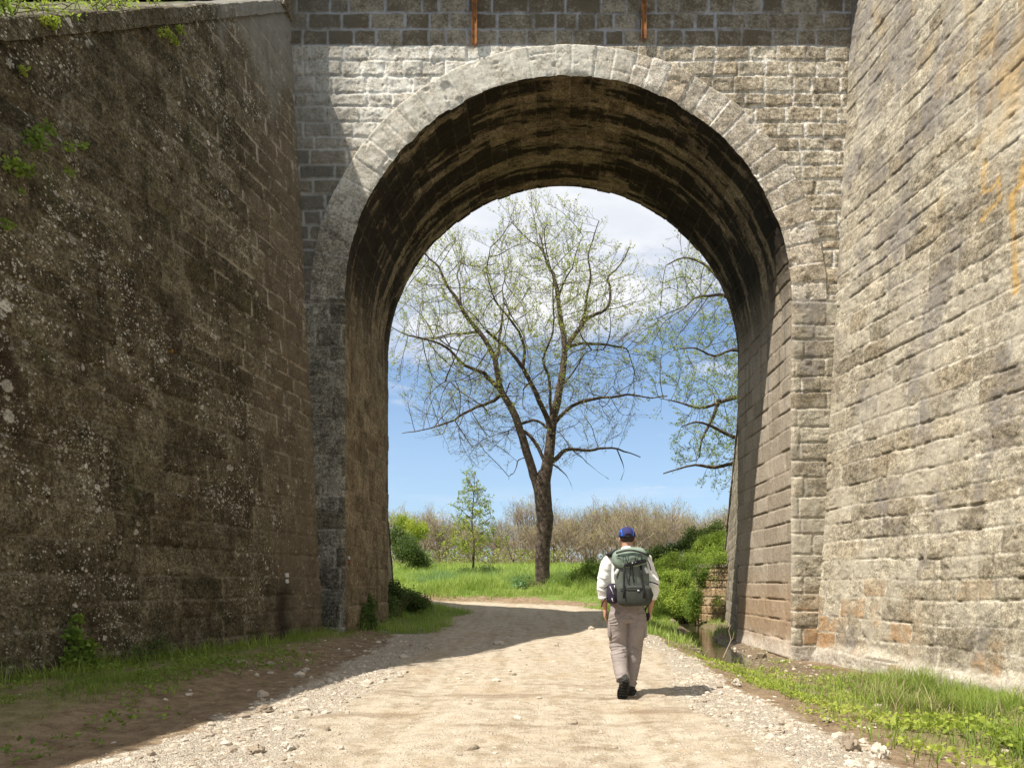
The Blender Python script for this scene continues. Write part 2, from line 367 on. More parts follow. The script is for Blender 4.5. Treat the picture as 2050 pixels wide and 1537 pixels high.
# ================================================================== wall surfaces
Y0, Y1 = 13.7, 17.5
XL, XR = -4.01, 4.96
XC, RAD = (XL+XR)/2, (XR-XL)/2
ZS = 6.85
CLX, CRX = -4.41, 5.46        # foot of the two front corners
def surf(P, N, u, v, cs, l0, l1, seed, gap=0.012, depth=0.02, amp=0.02, rough=0.03, ero=0.5, warp=0.02, raised=False, crack=0.0, nlen=6.0, add=None, aa=0.03):
    d, dv, r1, r2, r3, k = masonry(u, v, cs, l0, l1, seed, warp)
    jw = gap*(0.5+1.2*fbm(u*2.5, v*2.5, seed+1, 3))
    J = 1-ss(jw, jw+0.016, d+(fbm(u*14, v*14, seed+2, 3)-0.5)*0.02)
    E = ss(0.42, 0.62, fbm(u*0.55, v*0.55, seed+7, 4))*ero
    disp = (r3-0.5)*amp*(1-0.6*E)+(fbm(u*nlen, v*nlen, seed+4, 5, 0.6)-0.5)*rough
    # weathered, rounded block edges
    rnd = np.exp(-np.maximum(d-jw, 0)/aa)
    disp -= rnd*0.35*depth*(1-E)
    if raised: disp = disp*(1-J)+J*(0.012+(fbm(u*9, v*9, seed+8, 3)-.5)*0.012)
    else: disp -= J*depth*(1-0.8*E)*(0.4+1.0*fbm(u*1.5, v*1.5, seed+6, 3))
    if crack:
        # open horizontal cracks under overhanging blocks
        ck = ss(0.56, 0.66, fbm(u*1.3, v*1.3+k*3.7, seed+21, 3))
        w = np.exp(-(dv/(0.012+0.02*fbm(u*3, v*3, seed+22, 3)))**2)
        disp -= crack*ck*w
        loss = ss(0.54, 0.60, fbm(u*2.1+5, v*2.6, seed+31, 5, 0.6))
        disp -= loss*crack*0.45
        pit = ss(0.66, 0.76, fbm(u*11, v*13, seed+33, 3))
        disp -= pit*crack*0.5
    if add is not None: disp = disp+add
    X, Y, Z = P; nx, ny, nz = N
    V = np.stack([X+nx*disp, Y+ny*disp, Z+nz*disp], -1).reshape(-1, 3)
    return V, J, r1, r2, r3, E, d

LTOP = lambda t: np.where(t < 6.66, 12.9-0.89*t, 6.97)
RTOP = lambda t: np.where(t < 5.6, 13.7-0.74*t, 9.556)
def wing(name, side, front=True, res=0.022, seed=11, mat=None, label='', tmax=17.0, tmin_px=7.2):
    """battered, splayed wing wall: t = distance along the wall from the viaduct"""
    if front: x0, y0, sx, sy = (CLX, Y0, -0.18, -1) if side < 0 else (CRX, Y0, 0.161, -1)
    else: x0, y0, sx, sy = (-4.12, Y1, -0.20, 1) if side < 0 else (5.02, Y1, 0.22, 1)
    top = (LTOP if side < 0 else RTOP) if front else (lambda t: 12.9-0.89*t)
    U = np.concatenate([np.arange(0, tmin_px, res), np.arange(tmin_px, tmax, 0.12)])
    Vz = np.arange(-1.1, 13.0, res*1.0)
    u, v = np.meshgrid(U, Vz, indexing='ij')
    bt = 0.055*side
    X = x0+sx*u+bt*v; Y = y0+sy*u; Z = v.copy()
    n = Vector((-side, abs(sx)*sy*1.0, 0.055)).normalized()
    cs = course_list(-1.3, 14, 0.30, 0.42, seed) if side > 0 else course_list(-1.3, 14, 0.27, 0.42, seed)
    add = None; kw = {}
    if front and side > 0:
        add = 0.09*(1-ss(-0.22, 0.02, v+0.30*(fbm(u*1.2, v*0.5, 77, 3)-0.5)))+0.05*(fbm(u*.8, v*.8, 5, 3)-.5)
        kw = dict(gap=0.007, depth=0.014, amp=0.011, rough=0.030, ero=0.8, warp=0.05, crack=0.030, aa=0.010)
    elif front: kw = dict(gap=0.010, depth=0.018, amp=0.018, rough=0.035, ero=0.6, warp=0.03, crack=0.018)
    else: kw = dict(gap=0.012, depth=0.02, amp=0.02, rough=0.03, ero=0.5)
    V, J, r1, r2, r3, E, d = surf((X, Y, Z), n, u, v, cs, 0.45, 1.0, seed, add=add, **kw)
    A = np.zeros_like(u)
    if front and side > 0:
        # orange stepped runs: traced as positions on this wall
        def seg(px, py):
            k = (px-VX)/F; t = (k*Y0-CRX)/(0.161+k); D = Y0-t
            zz = CH+(VY-py)/F*D; t = (k*Y0-CRX-0.055*zz)/(0.161+k); D = Y0-t
            return t, CH+(VY-py)/F*D
        lines = [[(1968, 325), (1968, 385), (1985, 378), (1998, 358), (2000, 400), (1972, 425), (1964, 440)],
                 [(2050, 300), (2040, 372), (2024, 392), (2026, 470), (2030, 585)], [(1968, 325), (1975, 240), (1985, 150), (1990, 20)],
                 [(1930, 0), (1938, 60), (1925, 150)], [(2040, 0), (2035, 60), (2045, 200)], [(1745, 20), (1760, 60)], [(1945, 120), (1940, 190)]]
        for L in lines:
            for p, q in zip(L[:-1], L[1:]):
                a = np.array(seg(*p)); b_ = np.array(seg(*q)); ab = b_-a
                h = np.clip(((u-a[0])*ab[0]+(v-a[1])*ab[1])/(ab@ab+1e-9), 0, 1)
                dd = np.hypot(u-a[0]-h*ab[0], v-a[1]-h*ab[1])
                w = 0.035+0.05*fbm(u*4, v*4, 3, 3)
                A = np.maximum(A, (1-ss(w*0.35, w, dd))*(0.85 if L is lines[0] or L is lines[1] else 0.30))
                A = np.maximum(A, (1-ss(w*0.5, w*3.5, dd))*0.30*fbm(u*5, v*2, 6, 4))
        A = np.maximum(A, 0.50*ss(0.46, 0.70, fbm(u*2.2, v*1.3, 91, 5))*ss(5.8, 8.2, v)*ss(1.6, 3.5, u))
    elif front:
        # dark seep near the arch foot
        A = np.exp(-((u-1.35-0.12*np.sin(v*3))/0.22)**2)*(1-ss(0.9, 1.35, v))*ss(0.35, 0.5, fbm(u*3, v*2, 8, 4)+0.12)
    mk = (v < top(u)-0.12)
    mk[-1, :] = False; mk[:, -1] = False
    st = np.stack([J, r1, r2, A], -1).reshape(-1, 4)
    flip = (side > 0) == front
    me = npmesh(name, V, gridfaces(len(U), len(Vz), mk, flip=flip), attr={'st': st})
    root = empty(name, (x0, y0, 0)); 
    o = link('stone_face', me, mat, None); o.parent = root; o.location = (-x0, -y0, 0)
    # cap stones and body behind the face
    body = MB(); cap = MB()
    ts = list(np.arange(0, tmax-0.01, 0.62))+[tmax-0.06]
    n2 = Vector((side, 0, 0))
    def pt(t, z, off): return Vector((x0+sx*t+bt*z+side*off, y0+sy*t, z))
    rg = random.Random(seed)
    for a_, b_ in zip(ts[:-1], ts[1:]):
        za, zb = float(top(a_)), float(top(b_))
        if max(za, zb) < 0.2: break
        g = 0.006
        pr = -0.05+rg.uniform(-0.012, 0.012); dz = rg.uniform(-0.01, 0.01)
        p = []
        for (t_, z_) in ((a_+g, za), (b_-g, zb)):
            p += [pt(t_, z_-0.26+dz, pr), pt(t_, z_+dz-0.02, pr), pt(t_, z_+dz, pr+0.03), pt(t_, z_+dz, 0.62), pt(t_, z_-0.26+dz, 0.62)]
        cap.add(p, [(i, (i+1) % 5, 5+(i+1) % 5, 5+i) for i in range(5)]+[(4, 3, 2, 1, 0), (5, 6, 7, 8, 9)])
    for a_, b_ in zip(ts[:-1], ts[1:]):
        za, zb = max(float(top(a_))-0.28, -1.05), max(float(top(b_))-0.28, -1.05)
        q = [pt(a_, -1.1, 0.14), pt(b_, -1.1, 0.14), pt(b_, -1.1, 0.58), pt(a_, -1.1, 0.58), pt(a_, za, 0.14), pt(b_, zb, 0.14), pt(b_, zb, 0.58), pt(a_, za, 0.58)]
        body.add(q, [(0, 1, 5, 4), (2, 3, 7, 6), (4, 5, 6, 7)] + ([(0, 4, 7, 3)] if a_ == ts[0] else []) + ([(1, 2, 6, 5)] if b_ == ts[-1] else []))
    for mbx, nm in ((cap, 'cap_stones'), (body, 'wall_core')):
        oo = mbx.build(nm, (M_LEFT if (side < 0 and front) else M_PLAIN) if nm == 'cap_stones' else M_PLAIN, root, smooth=False); oo.location = (-x0, -y0, 0)
        if nm == 'cap_stones':
            # roughen: subdivide and jitter the cap
            bm = bmesh.new(); bm.from_mesh(oo.data)
            bmesh.ops.subdivide_edges(bm, edges=bm.edges[:], cuts=5, use_grid_fill=True)
            for vv in bm.verts:
                s_ = float(fbm(vv.co.y*7+vv.co.x*5, vv.co.z*7, 3, 4))-0.5
                vv.co += Vector((-side*s_*0.05, 0, s_*0.05))
            bm.to_mesh(oo.data); bm.free()
            ca = oo.data.attributes.new('st', 'FLOAT_COLOR', 'POINT')
            ca.data.foreach_set('color', np.tile([0, .5, .3, 0], len(oo.data.vertices)).astype(np.float32))
    return tag(root, label, 'wall')
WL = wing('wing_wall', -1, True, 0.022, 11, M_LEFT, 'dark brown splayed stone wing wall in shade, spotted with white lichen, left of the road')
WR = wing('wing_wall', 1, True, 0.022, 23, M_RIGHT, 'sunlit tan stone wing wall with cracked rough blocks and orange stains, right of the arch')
WBL = wing('wing_wall', -1, False, 0.06, 31, M_PLAIN, 'narrow mossy far wing wall just seen past the left end of the tunnel', tmax=14.6, tmin_px=14.6)
WBR = wing('wing_wall', 1, False, 0.05, 37, M_PLAIN, 'far wing wall with a shadow edge, past the right end of the tunnel above the stream', tmax=14.6, tmin_px=14.6)

# painted trail marks on the left wall
def wallpoint(px, py, off=0.03):
    k = (px-VX)/F
    z = CH; 
    for _ in range(6):
        t = (k*Y0-CLX+0.055*z)/(-0.18+k) if True else 0
        D = Y0-t; z = CH+(VY-py)/F*D
    t = (k*Y0-(CLX-0.055*z))/(k-0.18)
    return t, z
m_white = simple('flaking white paint', (0.62, 0.60, 0.55), var=0.35, sc=60)
m_redp = simple('faded red paint', (0.30, 0.10, 0.07), var=0.4, sc=50)
def patch(name, px, py, w, h, mat, parent, jamb=False):
    mb = MB(); rg = random.Random(px)
    pts = []
    for i in range(16):
        a = 2*math.pi*i/16; cx = max(-1, min(1, 1.35*math.cos(a))); cz = max(-1, min(1, 1.35*math.sin(a)))
        pts.append((cx*w/2*(1+rg.uniform(-.12, .12)), cz*h/2*(1+rg.uniform(-.12, .12))))
    if jamb:
        k = (px-VX)/F; D = (XL+0.016)/k; z = CH+(VY-py)/F*D
        P3 = [Vector((XL+0.016, D+a_, z+b_)) for a_, b_ in pts]; n = Vector((1, 0, 0))
    else:
        k = (px-VX)/F; z = CH
        for _ in range(8):
            D = (CLX-0.18*Y0-0.055*z)/(k-0.18); z = CH+(VY-py)/F*D
        n = Vector((1, -.18, .055)).normalized()
        P3 = [Vector((CLX-0.18*(Y0-(D+a_))-0.055*(z+b_), D+a_, z+b_))+n*0.018 for a_, b_ in pts]
    m_ = len(P3)
    V = P3+[p-n*0.03 for p in P3]
    mb.add(V, [tuple(range(m_))]+[(i, (i+1) % m_, m_+(i+1) % m_, m_+i) for i in range(m_)])
    o = mb.build(name, mat, parent, smooth=False)
    o.location = -Vector(parent.location)
    return o

# ------------------------------------------------------------------ viaduct
VIA = empty('stone_viaduct', (XC, Y0, 0))
tag(VIA, 'tall stone viaduct with one round arch over the dirt road', 'viaduct')
def addvia(name, me, mat):
    o = link(name, me, mat, VIA); o.location = (-XC, -Y0, 0); return o
def edge_ero(s, seed=3):
    return 0.05*ss(0.45, 0.75, fbm(s*2.2, s*0+2, seed, 4))+0.02*fbm(s*9, s*0, seed+1, 3)
# spandrel wall
res = 0.022
XX = np.arange(-6.3, 7.3, res); ZZ = np.arange(5.0, 13.5, res)
x, z = np.meshgrid(XX, ZZ, indexing='ij')
rg = np.random.RandomState(5)
low = course_list(4.6, 11.6, 0.20, 0.345, 9); low = low[low < 11.75]
cs = np.concatenate([low, [11.96], 11.96+np.cumsum([0.325, 0.33, 0.33, 0.33, 0.33, 0.33])])
up = ss(11.9, 12.0, z)
V, J, r1, r2, r3, E, d = surf((x, x*0+Y0, z), Vector((0, -1, 0)), x, z, cs, 0.34, 0.75, 41, gap=0.015, depth=0.020, amp=0.022, rough=0.034, ero=0.45, warp=0.022, raised=False, crack=0.022, aa=0.015)
rr = np.hypot(x-XC, np.maximum(z-ZS, 0))
mk = (rr > RAD+0.52) & (z > ZS) | ((z <= ZS) & ((x < XL-0.05) | (x > XR+0.5)))
mk[-1, :] = False; mk[:, -1] = False
st = np.stack([J, r1, r2, J*0], -1).reshape(-1, 4)
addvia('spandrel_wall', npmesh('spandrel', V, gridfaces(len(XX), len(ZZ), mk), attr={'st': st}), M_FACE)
# arch ring: voussoirs
S = np.arange(0, math.pi*RAD, 0.02); RR = np.concatenate([[0.0, 0.01], np.arange(0.03, 0.70, 0.022)])
s, r = np.meshgrid(S, RR, indexing='ij')
nv = 38; cs = np.cumsum([0]+[1]*60)*math.pi*RAD/nv
rgv = np.random.RandomState(4); cs = cs+rgv.uniform(-0.06, 0.06, len(cs))
thick = 0.62+0.09*np.abs(np.cos(s/RAD))**0.7
d_ = {}
th = s/RAD
# courses run along s; u (length) is radial with one block each
V, J, r1, r2, r3, E, d = surf((s, s, s), Vector((0, 0, 0)), r, s, cs-0.3, 3.0, 4.0, 51, gap=0.010, warp=0.006)
J = J*(1-0)
disp = (r3-0.5)*0.03+(fbm(s*7, r*7, 3, 5, 0.6)-0.5)*0.03-J*0.014+0.035
disp -= ss(0.62, 0.75, fbm(s*3, r*3, 13, 4))*0.03
er = edge_ero(s)*np.exp(-r/0.05)
edgeo = ss(thick-0.02, thick, r)
radius = RAD+edge_ero(s)*(1-ss(0, 0.02, r))*0+r
yy = Y0-disp+er*0.8+edgeo*0.10
Xr = XC-np.cos(th)*(RAD+r); Zr = ZS+np.sin(th)*(RAD+r)
V = np.stack([Xr, yy, Zr], -1).reshape(-1, 3)
mk = r < thick+0.03; mk[-1, :] = True
st = np.stack([J, r1, r2, J*0], -1).reshape(-1, 4)
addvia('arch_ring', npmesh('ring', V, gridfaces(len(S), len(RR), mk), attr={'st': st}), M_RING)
SR = S.copy(); yr0 = yy[:, 0].copy()
ringedge = lambda sarc: np.interp(sarc, SR, yr0)
# quoins: front strips under the springing
for sd, xa, xb, sdn, mt in ((-1, CLX-0.75, XL, 61, M_QUOL), (1, XR, CRX+0.75, 67, M_RIGHT)):
    X_ = np.linspace(xa, xb, 56); Z_ = np.arange(-1.1, ZS+0.021, 0.0215)
    xq, zq = np.meshgrid(X_, Z_, indexing='ij')
    cs = course_list(-1.3, 8, 0.30, 0.46, sdn)
    V, J, r1, r2, r3, E, d = surf((xq, xq*0+Y0-0.03, zq), Vector((0, -1, 0)), xq, zq, cs, .38, 1.1, sdn, gap=0.009, depth=0.018, amp=0.022, rough=0.035, ero=0.6, warp=0.03, crack=0.018)
    e_in = np.abs(xq-(XL if sd < 0 else XR))
    V = V.reshape(len(X_), len(Z_), 3); V[..., 1] += 0.06*np.exp(-e_in/0.035)*(0.5+fbm(zq*2, xq*0, sdn, 3))
    inner = V[-1 if sd < 0 else 0, :, 1].copy()
    if sd < 0: qL = (Z_, inner)
    else: qR = (Z_, inner)
    st = np.stack([J, r1, r2, J*0], -1).reshape(-1, 4)
    addvia('quoin_stones', npmesh('quoin', V.reshape(-1, 3), gridfaces(len(X_), len(Z_)), attr={'st': st}), mt)
# tunnel lining: left reveal, vault, right reveal in one sheet
Hs = ZS+1.1; LT = 2*Hs+math.pi*RAD
S = np.arange(0, LT+0.02, 0.022); Dp = np.concatenate([[0, 0.012], np.arange(0.03, Y1-Y0, 0.024), [Y1-Y0]])
s, dp = np.meshgrid(S, Dp, indexing='ij')
def lin(s):
    th = np.clip((s-Hs)/RAD, 0, math.pi)
    X = np.where(s < Hs, XL, np.where(s > Hs+math.pi*RAD, XR, XC-RAD*np.cos(th)))
    Z = np.where(s < Hs, -1.1+s, np.where(s > Hs+math.pi*RAD, ZS-(s-Hs-math.pi*RAD), ZS+RAD*np.sin(th)))
    return X, Z, np.cos(th), -np.sin(th)
X, Z, nx, nz = lin(s)
cs = course_list(-0.1, LT+1, 0.33, 0.43, 71)
zero = np.zeros_like(s)
d, dv, r1, r2, r3, k = masonry(dp, s, cs, 0.38, 0.80, 73, 0.012)
J = 1-ss(0.008, 0.022, d+(fbm(dp*14, s*14, 5, 3)-0.5)*0.014)
disp = (r3-0.5)*0.018+(fbm(dp*8, s*4, 9, 5, 0.6)-0.5)*0.03-J*0.014
side_r = s > Hs+math.pi*RAD-1.0
ck = ss(0.48, 0.60, fbm(dp*1.0, s*1.5, 15, 3))
disp -= np.where(side_r, ck*0.028*np.exp(-(dv/0.016)**2), 0)
disp += np.where(side_r, 0.05*(1-ss(-0.45, 0.0, Z+0.5*(fbm(dp*1.6, Z*2, 4, 4)-.5))), 0)
# recessed, crusted bands follow the curve near the vault haunches
bz = ss(5.6, 8.0, Z)*ss(0.50, 0.64, fbm(dp*3.2, s*0.35, 19, 4)); disp -= bz*0.05
fade = ss(0, 0.12, dp); disp = disp*fade
disp -= (edge_ero(s)*0.9*np.exp(-dp/0.05))*ss(0, 0.02, dp)*0.5
endj = ss(Y1-Y0-0.12, Y1-Y0, dp)*(r1-0.35)*0.10; disp -= endj*0
sarc = s-Hs
ye = np.where(s < Hs, np.interp(Z, qL[0], qL[1]), np.where(s > Hs+math.pi*RAD, np.interp(Z, qR[0], qR[1]), ringedge(sarc)))
yb = Y1+0.03+0.07*(h2(k, k*0, 4)-0.5)
yp = ye+(yb-ye)*dp/(Y1-Y0)
V = np.stack([X+nx*disp, yp, Z+nz*disp], -1).reshape(-1, 3)
crust = 0.6*fbm(dp*3.6, s*0.42, 29, 5, 0.6)+0.4*fbm(dp*9, s*0.8, 33, 4)
crust = 0.5+(crust-0.5)*1.7+0.16*(r2-0.5)
# crown stays mostly bare and tawny
crust = crust+np.interp(np.abs(s-LT/2), [0, 1.2, 2.2, 4, 8], [-0.13, -0.05, 0.10, 0.05, 0.0])
st = np.stack([J, r1, r2, crust], -1).reshape(-1, 4)
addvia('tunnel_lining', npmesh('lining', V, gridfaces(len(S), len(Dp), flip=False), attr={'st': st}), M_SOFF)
# back face, side masses, deck, parapet
mb = MB()
nseg = 64; arc = [(XC-RAD*math.cos(math.pi*i/nseg), ZS+RAD*math.sin(math.pi*i/nseg)) for i in range(nseg+1)]
arc = [(XL, -1.1)]+arc+[(XR, -1.1)]
for (xa, za), (xb, zb) in zip(arc[:-1], arc[1:]):
    if abs(xa-xb) < 1e-6: continue
    mb.add([(xa, Y1+0.002, za), (xb, Y1+0.002, zb), (xb, Y1+0.002, 13.29), (xa, Y1+0.002, 13.29)], [(3, 2, 1, 0)])
mb.add([(XL-.2, Y1+.002, -1.1), (XL, Y1+.002, -1.1), (XL, Y1+.002, 13.29), (XL-.2, Y1+.002, 13.29)], [(3, 2, 1, 0)])
mb.add([(XR, Y1+.002, -1.1), (XR+.2, Y1+.002, -1.1), (XR+.2, Y1+.002, 13.29), (XR, Y1+.002, 13.29)], [(3, 2, 1, 0)])
for xa, xb in ((-30, XL-0.2), (XR+0.2, 32)):
    mb.add([(xa, Y0+0.08, -1.1), (xb, Y0+0.08, -1.1), (xb, Y1+0.001, -1.1), (xa, Y1+0.001, -1.1), (xa, Y0+0.08, 13.29), (xb, Y0+0.08, 13.29), (xb, Y1+0.001, 13.29), (xa, Y1+0.001, 13.29)],
           [(4, 5, 6, 7), (2, 3, 7, 6), (0, 4, 7, 3), (1, 2, 6, 5)])
addvia('rear_wall', mb.build('x', None).data, M_PLAIN)
bpy.data.objects.remove(bpy.data.objects['x'])
def part(name, mbx, mat, root, smooth=False):
    o = mbx.build(name, mat, root, smooth); o.location = -Vector(root.location); return o
mb = MB(); mb.box((1, (Y0+Y1)/2, 13.59), (62, 4.6, 0.6)); part('deck', mb, M_PLAIN, VIA)
for yy_ in (Y0-0.2, Y1+0.2):
    mb = MB(); mb.box((1, yy_, 14.392), (62, 0.3, 1.0)); part('parapet', mb, M_PLAIN, VIA)
for xa, xb in ((-6.4, -5.06), (6.22, 7.4)):
    mb = MB(); mb.box(((xa+xb)/2, Y0-0.17, 12.86), (xb-xa, 0.50, 0.855)); part('corner_pier', mb, M_PLAIN, VIA)
mb = MB()
# rusty channel irons on the face
m_rust = simple('rusted iron', (0.38, 0.16, 0.05), rough=0.85, sc=7, col2=(0.10, 0.045, 0.02), bump=0.003)
for px, py in ((950, 90), (1289, 78)):
    X_, _, zb = at(px, py, Y0-0.10)
    mb = MB()
    mb.box((X_, Y0-0.055, (zb+13.29)/2+0.0), (0.018, 0.07, 13.28-zb)); mb.box((X_-0.045, Y0-0.10, (zb+13.28)/2), (0.012, 0.06, 13.28-zb-0.02))
    mb.box((X_+0.045, Y0-0.10, (zb+13.28)/2), (0.012, 0.06, 13.28-zb-0.02)); mb.box((X_, Y0-0.098, (zb+13.28)/2), (0.086, 0.014, 13.28-zb-0.03))
    part('rusty_iron_channel', mb, m_rust, VIA)
patch('trail_mark', 574, 1151, 0.09, 0.075, m_white, WL); patch('trail_mark', 574, 1163, 0.085, 0.07, m_white, WL)
patch('trail_mark', 700, 1116, 0.10, 0.06, m_white, VIA, True); patch('trail_mark', 701, 1125, 0.10, 0.05, m_redp, VIA, True)
# ================================================================== terrain
def pw(x, xs, ys): return np.interp(x, xs, ys)
ROAD = np.array([(-0.35, -60), (-0.35, 4), (-0.35, 12), (-0.35, 19), (-0.1, 22), (-0.9, 24.6), (-3.2, 26.2), (-7, 27.0), (-15, 27.6), (-60, 30)], float)
def roaddist(x, y):
    best = np.full(np.shape(x), 1e9)
    for a, b in zip(ROAD[:-1], ROAD[1:]):
        ab = b-a; h = np.clip(((x-a[0])*ab[0]+(y-a[1])*ab[1])/(ab@ab), 0, 1)
        best = np.minimum(best, np.hypot(x-a[0]-h*ab[0], y-a[1]-h*ab[1]))
    return best
def xs_(y): return 3.98+(np.asarray(y, float)-16)*0.16+0.15*np.sin(np.asarray(y, float)*0.9)
def G(x, y, fine=True):
    x = np.asarray(x, float); y = np.asarray(y, float)
    base = pw(y, [-100, 12, 17, 22, 28, 29, 31.5, 40, 60, 85, 600], [0, 0, 0.1, 0.26, 0.36, 0.42, 0.75, 1.35, 2.62, 3.2, 3.2])
    rd = roaddist(x, y)
    # verge by the left wall and field bank
    z = base+0.16*ss(-3.3, -4.4, x)*(1-ss(16, 22, y))+0.25*ss(2.3, 4.0, rd)*ss(19, 23, y)*(1-ss(30, 36, y))*(x < 3)
    zr = pw(y, [-10, 7, 9, 13.7, 16, 40, 60], [-0.12, -0.22, -0.33, -0.38, -0.32, -0.28, 2.6])
    k = ss(2.0, 3.7, x-0.05*(y-14)*(y > 14))*(1-ss(34, 52, y))
    z = z*(1-k)+zr*k
    ch = np.exp(-((x-xs_(y))/0.50)**4)*ss(12.6, 14.3, y)*(1-ss(34, 38, y))
    z = z-0.22*ch+0.10*(fbm(x*1.6, y*1.6, 43, 3)-.5)*np.exp(-((x-xs_(y))/1.2)**4)*(y > 11)*(y < 36)
    if fine:
        far = ss(45, 20, y)
        z = z+0.05*(fbm(x*0.5, y*0.5, 3, 3)-0.5)
        inr = 1-ss(1.4, 2.1, rd)
        # wheel ruts
        z = z-0.025*np.exp(-((rd-0.95)/0.25)**2)*far
        z = z+(fbm(x*3, y*3, 7, 4)-0.5)*(0.045-0.02*inr)*far
        z = z+(fbm(x*16, y*16, 9, 3)-0.5)*(0.022-0.008*inr)*ss(20, 9, y)
    return z
def G1(x, y): return float(G(np.array([x]), np.array([y]))[0])
def masks(x, y):
    n = fbm(x*0.8, y*0.8, 21, 4)-0.5; n2 = fbm(x*4, y*4, 23, 4)-0.5; n3 = fbm(x*14, y*14, 27, 3)-0.5
    rd = roaddist(x, y)
    road = 1-ss(2.0, 2.6, rd+n*0.7+n2*0.4)
    xg = 1.95+0.15*np.sin(y*0.7)+0.03*(y-7)*(y > 7)
    gr = np.exp(-((x-xg+n*0.6)/0.40)**2)*(y < 15)
    xl = -2.25-0.06*np.maximum(y-6, 0)
    gl = np.exp(-((x-xl+n*0.8)/(0.55+0.35*ss(6, 4, y)))**2)*(y < 16)
    gravel = np.clip(np.maximum(gr, gl*0.95)+n2*0.8+n3*0.6, 0, 1)*np.clip(np.maximum(gr, gl)*1.6, 0, 1)
    grass = np.clip(ss(-3.6, -4.3, x+n*1.2-0.12*np.maximum(y-14, 0)*0)+0, 0, 1)*(y < 18)
    gR = ss(2.5, 3.4, x+n*1.6+0.25*(y-6)*(y < 8)*0-0.0)*(1-ss(0.44, 0.56, fbm(x*1.5, y*1.5, 31, 4)+0.03*(y-6)*(y < 13.6)))
    gR = np.where(y < 9, np.maximum(gR, ss(3.0, 4.2, x+n*1.0)), gR)
    grass = np.maximum(grass, gR*(y < 14.5))
    edge = ss(1.95, 2.6, rd+n*0.9+n2*0.3-0.9*(y > 25)*(y < 30)*(1-ss(1.5, 3.5, x)))
    grass = np.maximum(grass, np.where(y > 15, edge, 0))
    grass = np.where((y > 14) & (y < 40), grass*(1-np.exp(-((x-xs_(y)-0.2)/0.95)**4)), grass)
    wet = np.where((y > 8.5) & (y < 34), np.exp(-((x-np.where(y > 14, xs_(y), 3.9+(14-y)*0.28))/1.0)**4), 0)
    return road, gravel, np.clip(grass, 0, 1), wet
yc = np.concatenate([np.arange(-14, 3.2, 0.3), np.arange(3.2, 14.5, 0.032), np.arange(14.5, 30, 0.075), np.arange(30, 70, 0.4), 70*1.12**np.arange(0, 20)])
xn = np.concatenate([np.arange(-7.2, 7.6, 0.034)])
xo = 7.8*1.10**np.arange(0, 38)
xc_ = np.concatenate([-xo[::-1]*0.94, xn, xo])
gx, gy = np.meshgrid(xc_, yc, indexing='ij')
gz = G(gx, gy); rdm, grm, gsm, wtm = masks(gx, gy)
st = np.stack([rdm, grm, gsm, wtm], -1).reshape(-1, 4)
V = np.stack([gx, gy, gz], -1).reshape(-1, 3)
Fq = gridfaces(len(xc_), len(yc))
isroad = (rdm.ravel()[Fq].mean(1) > 0.5)
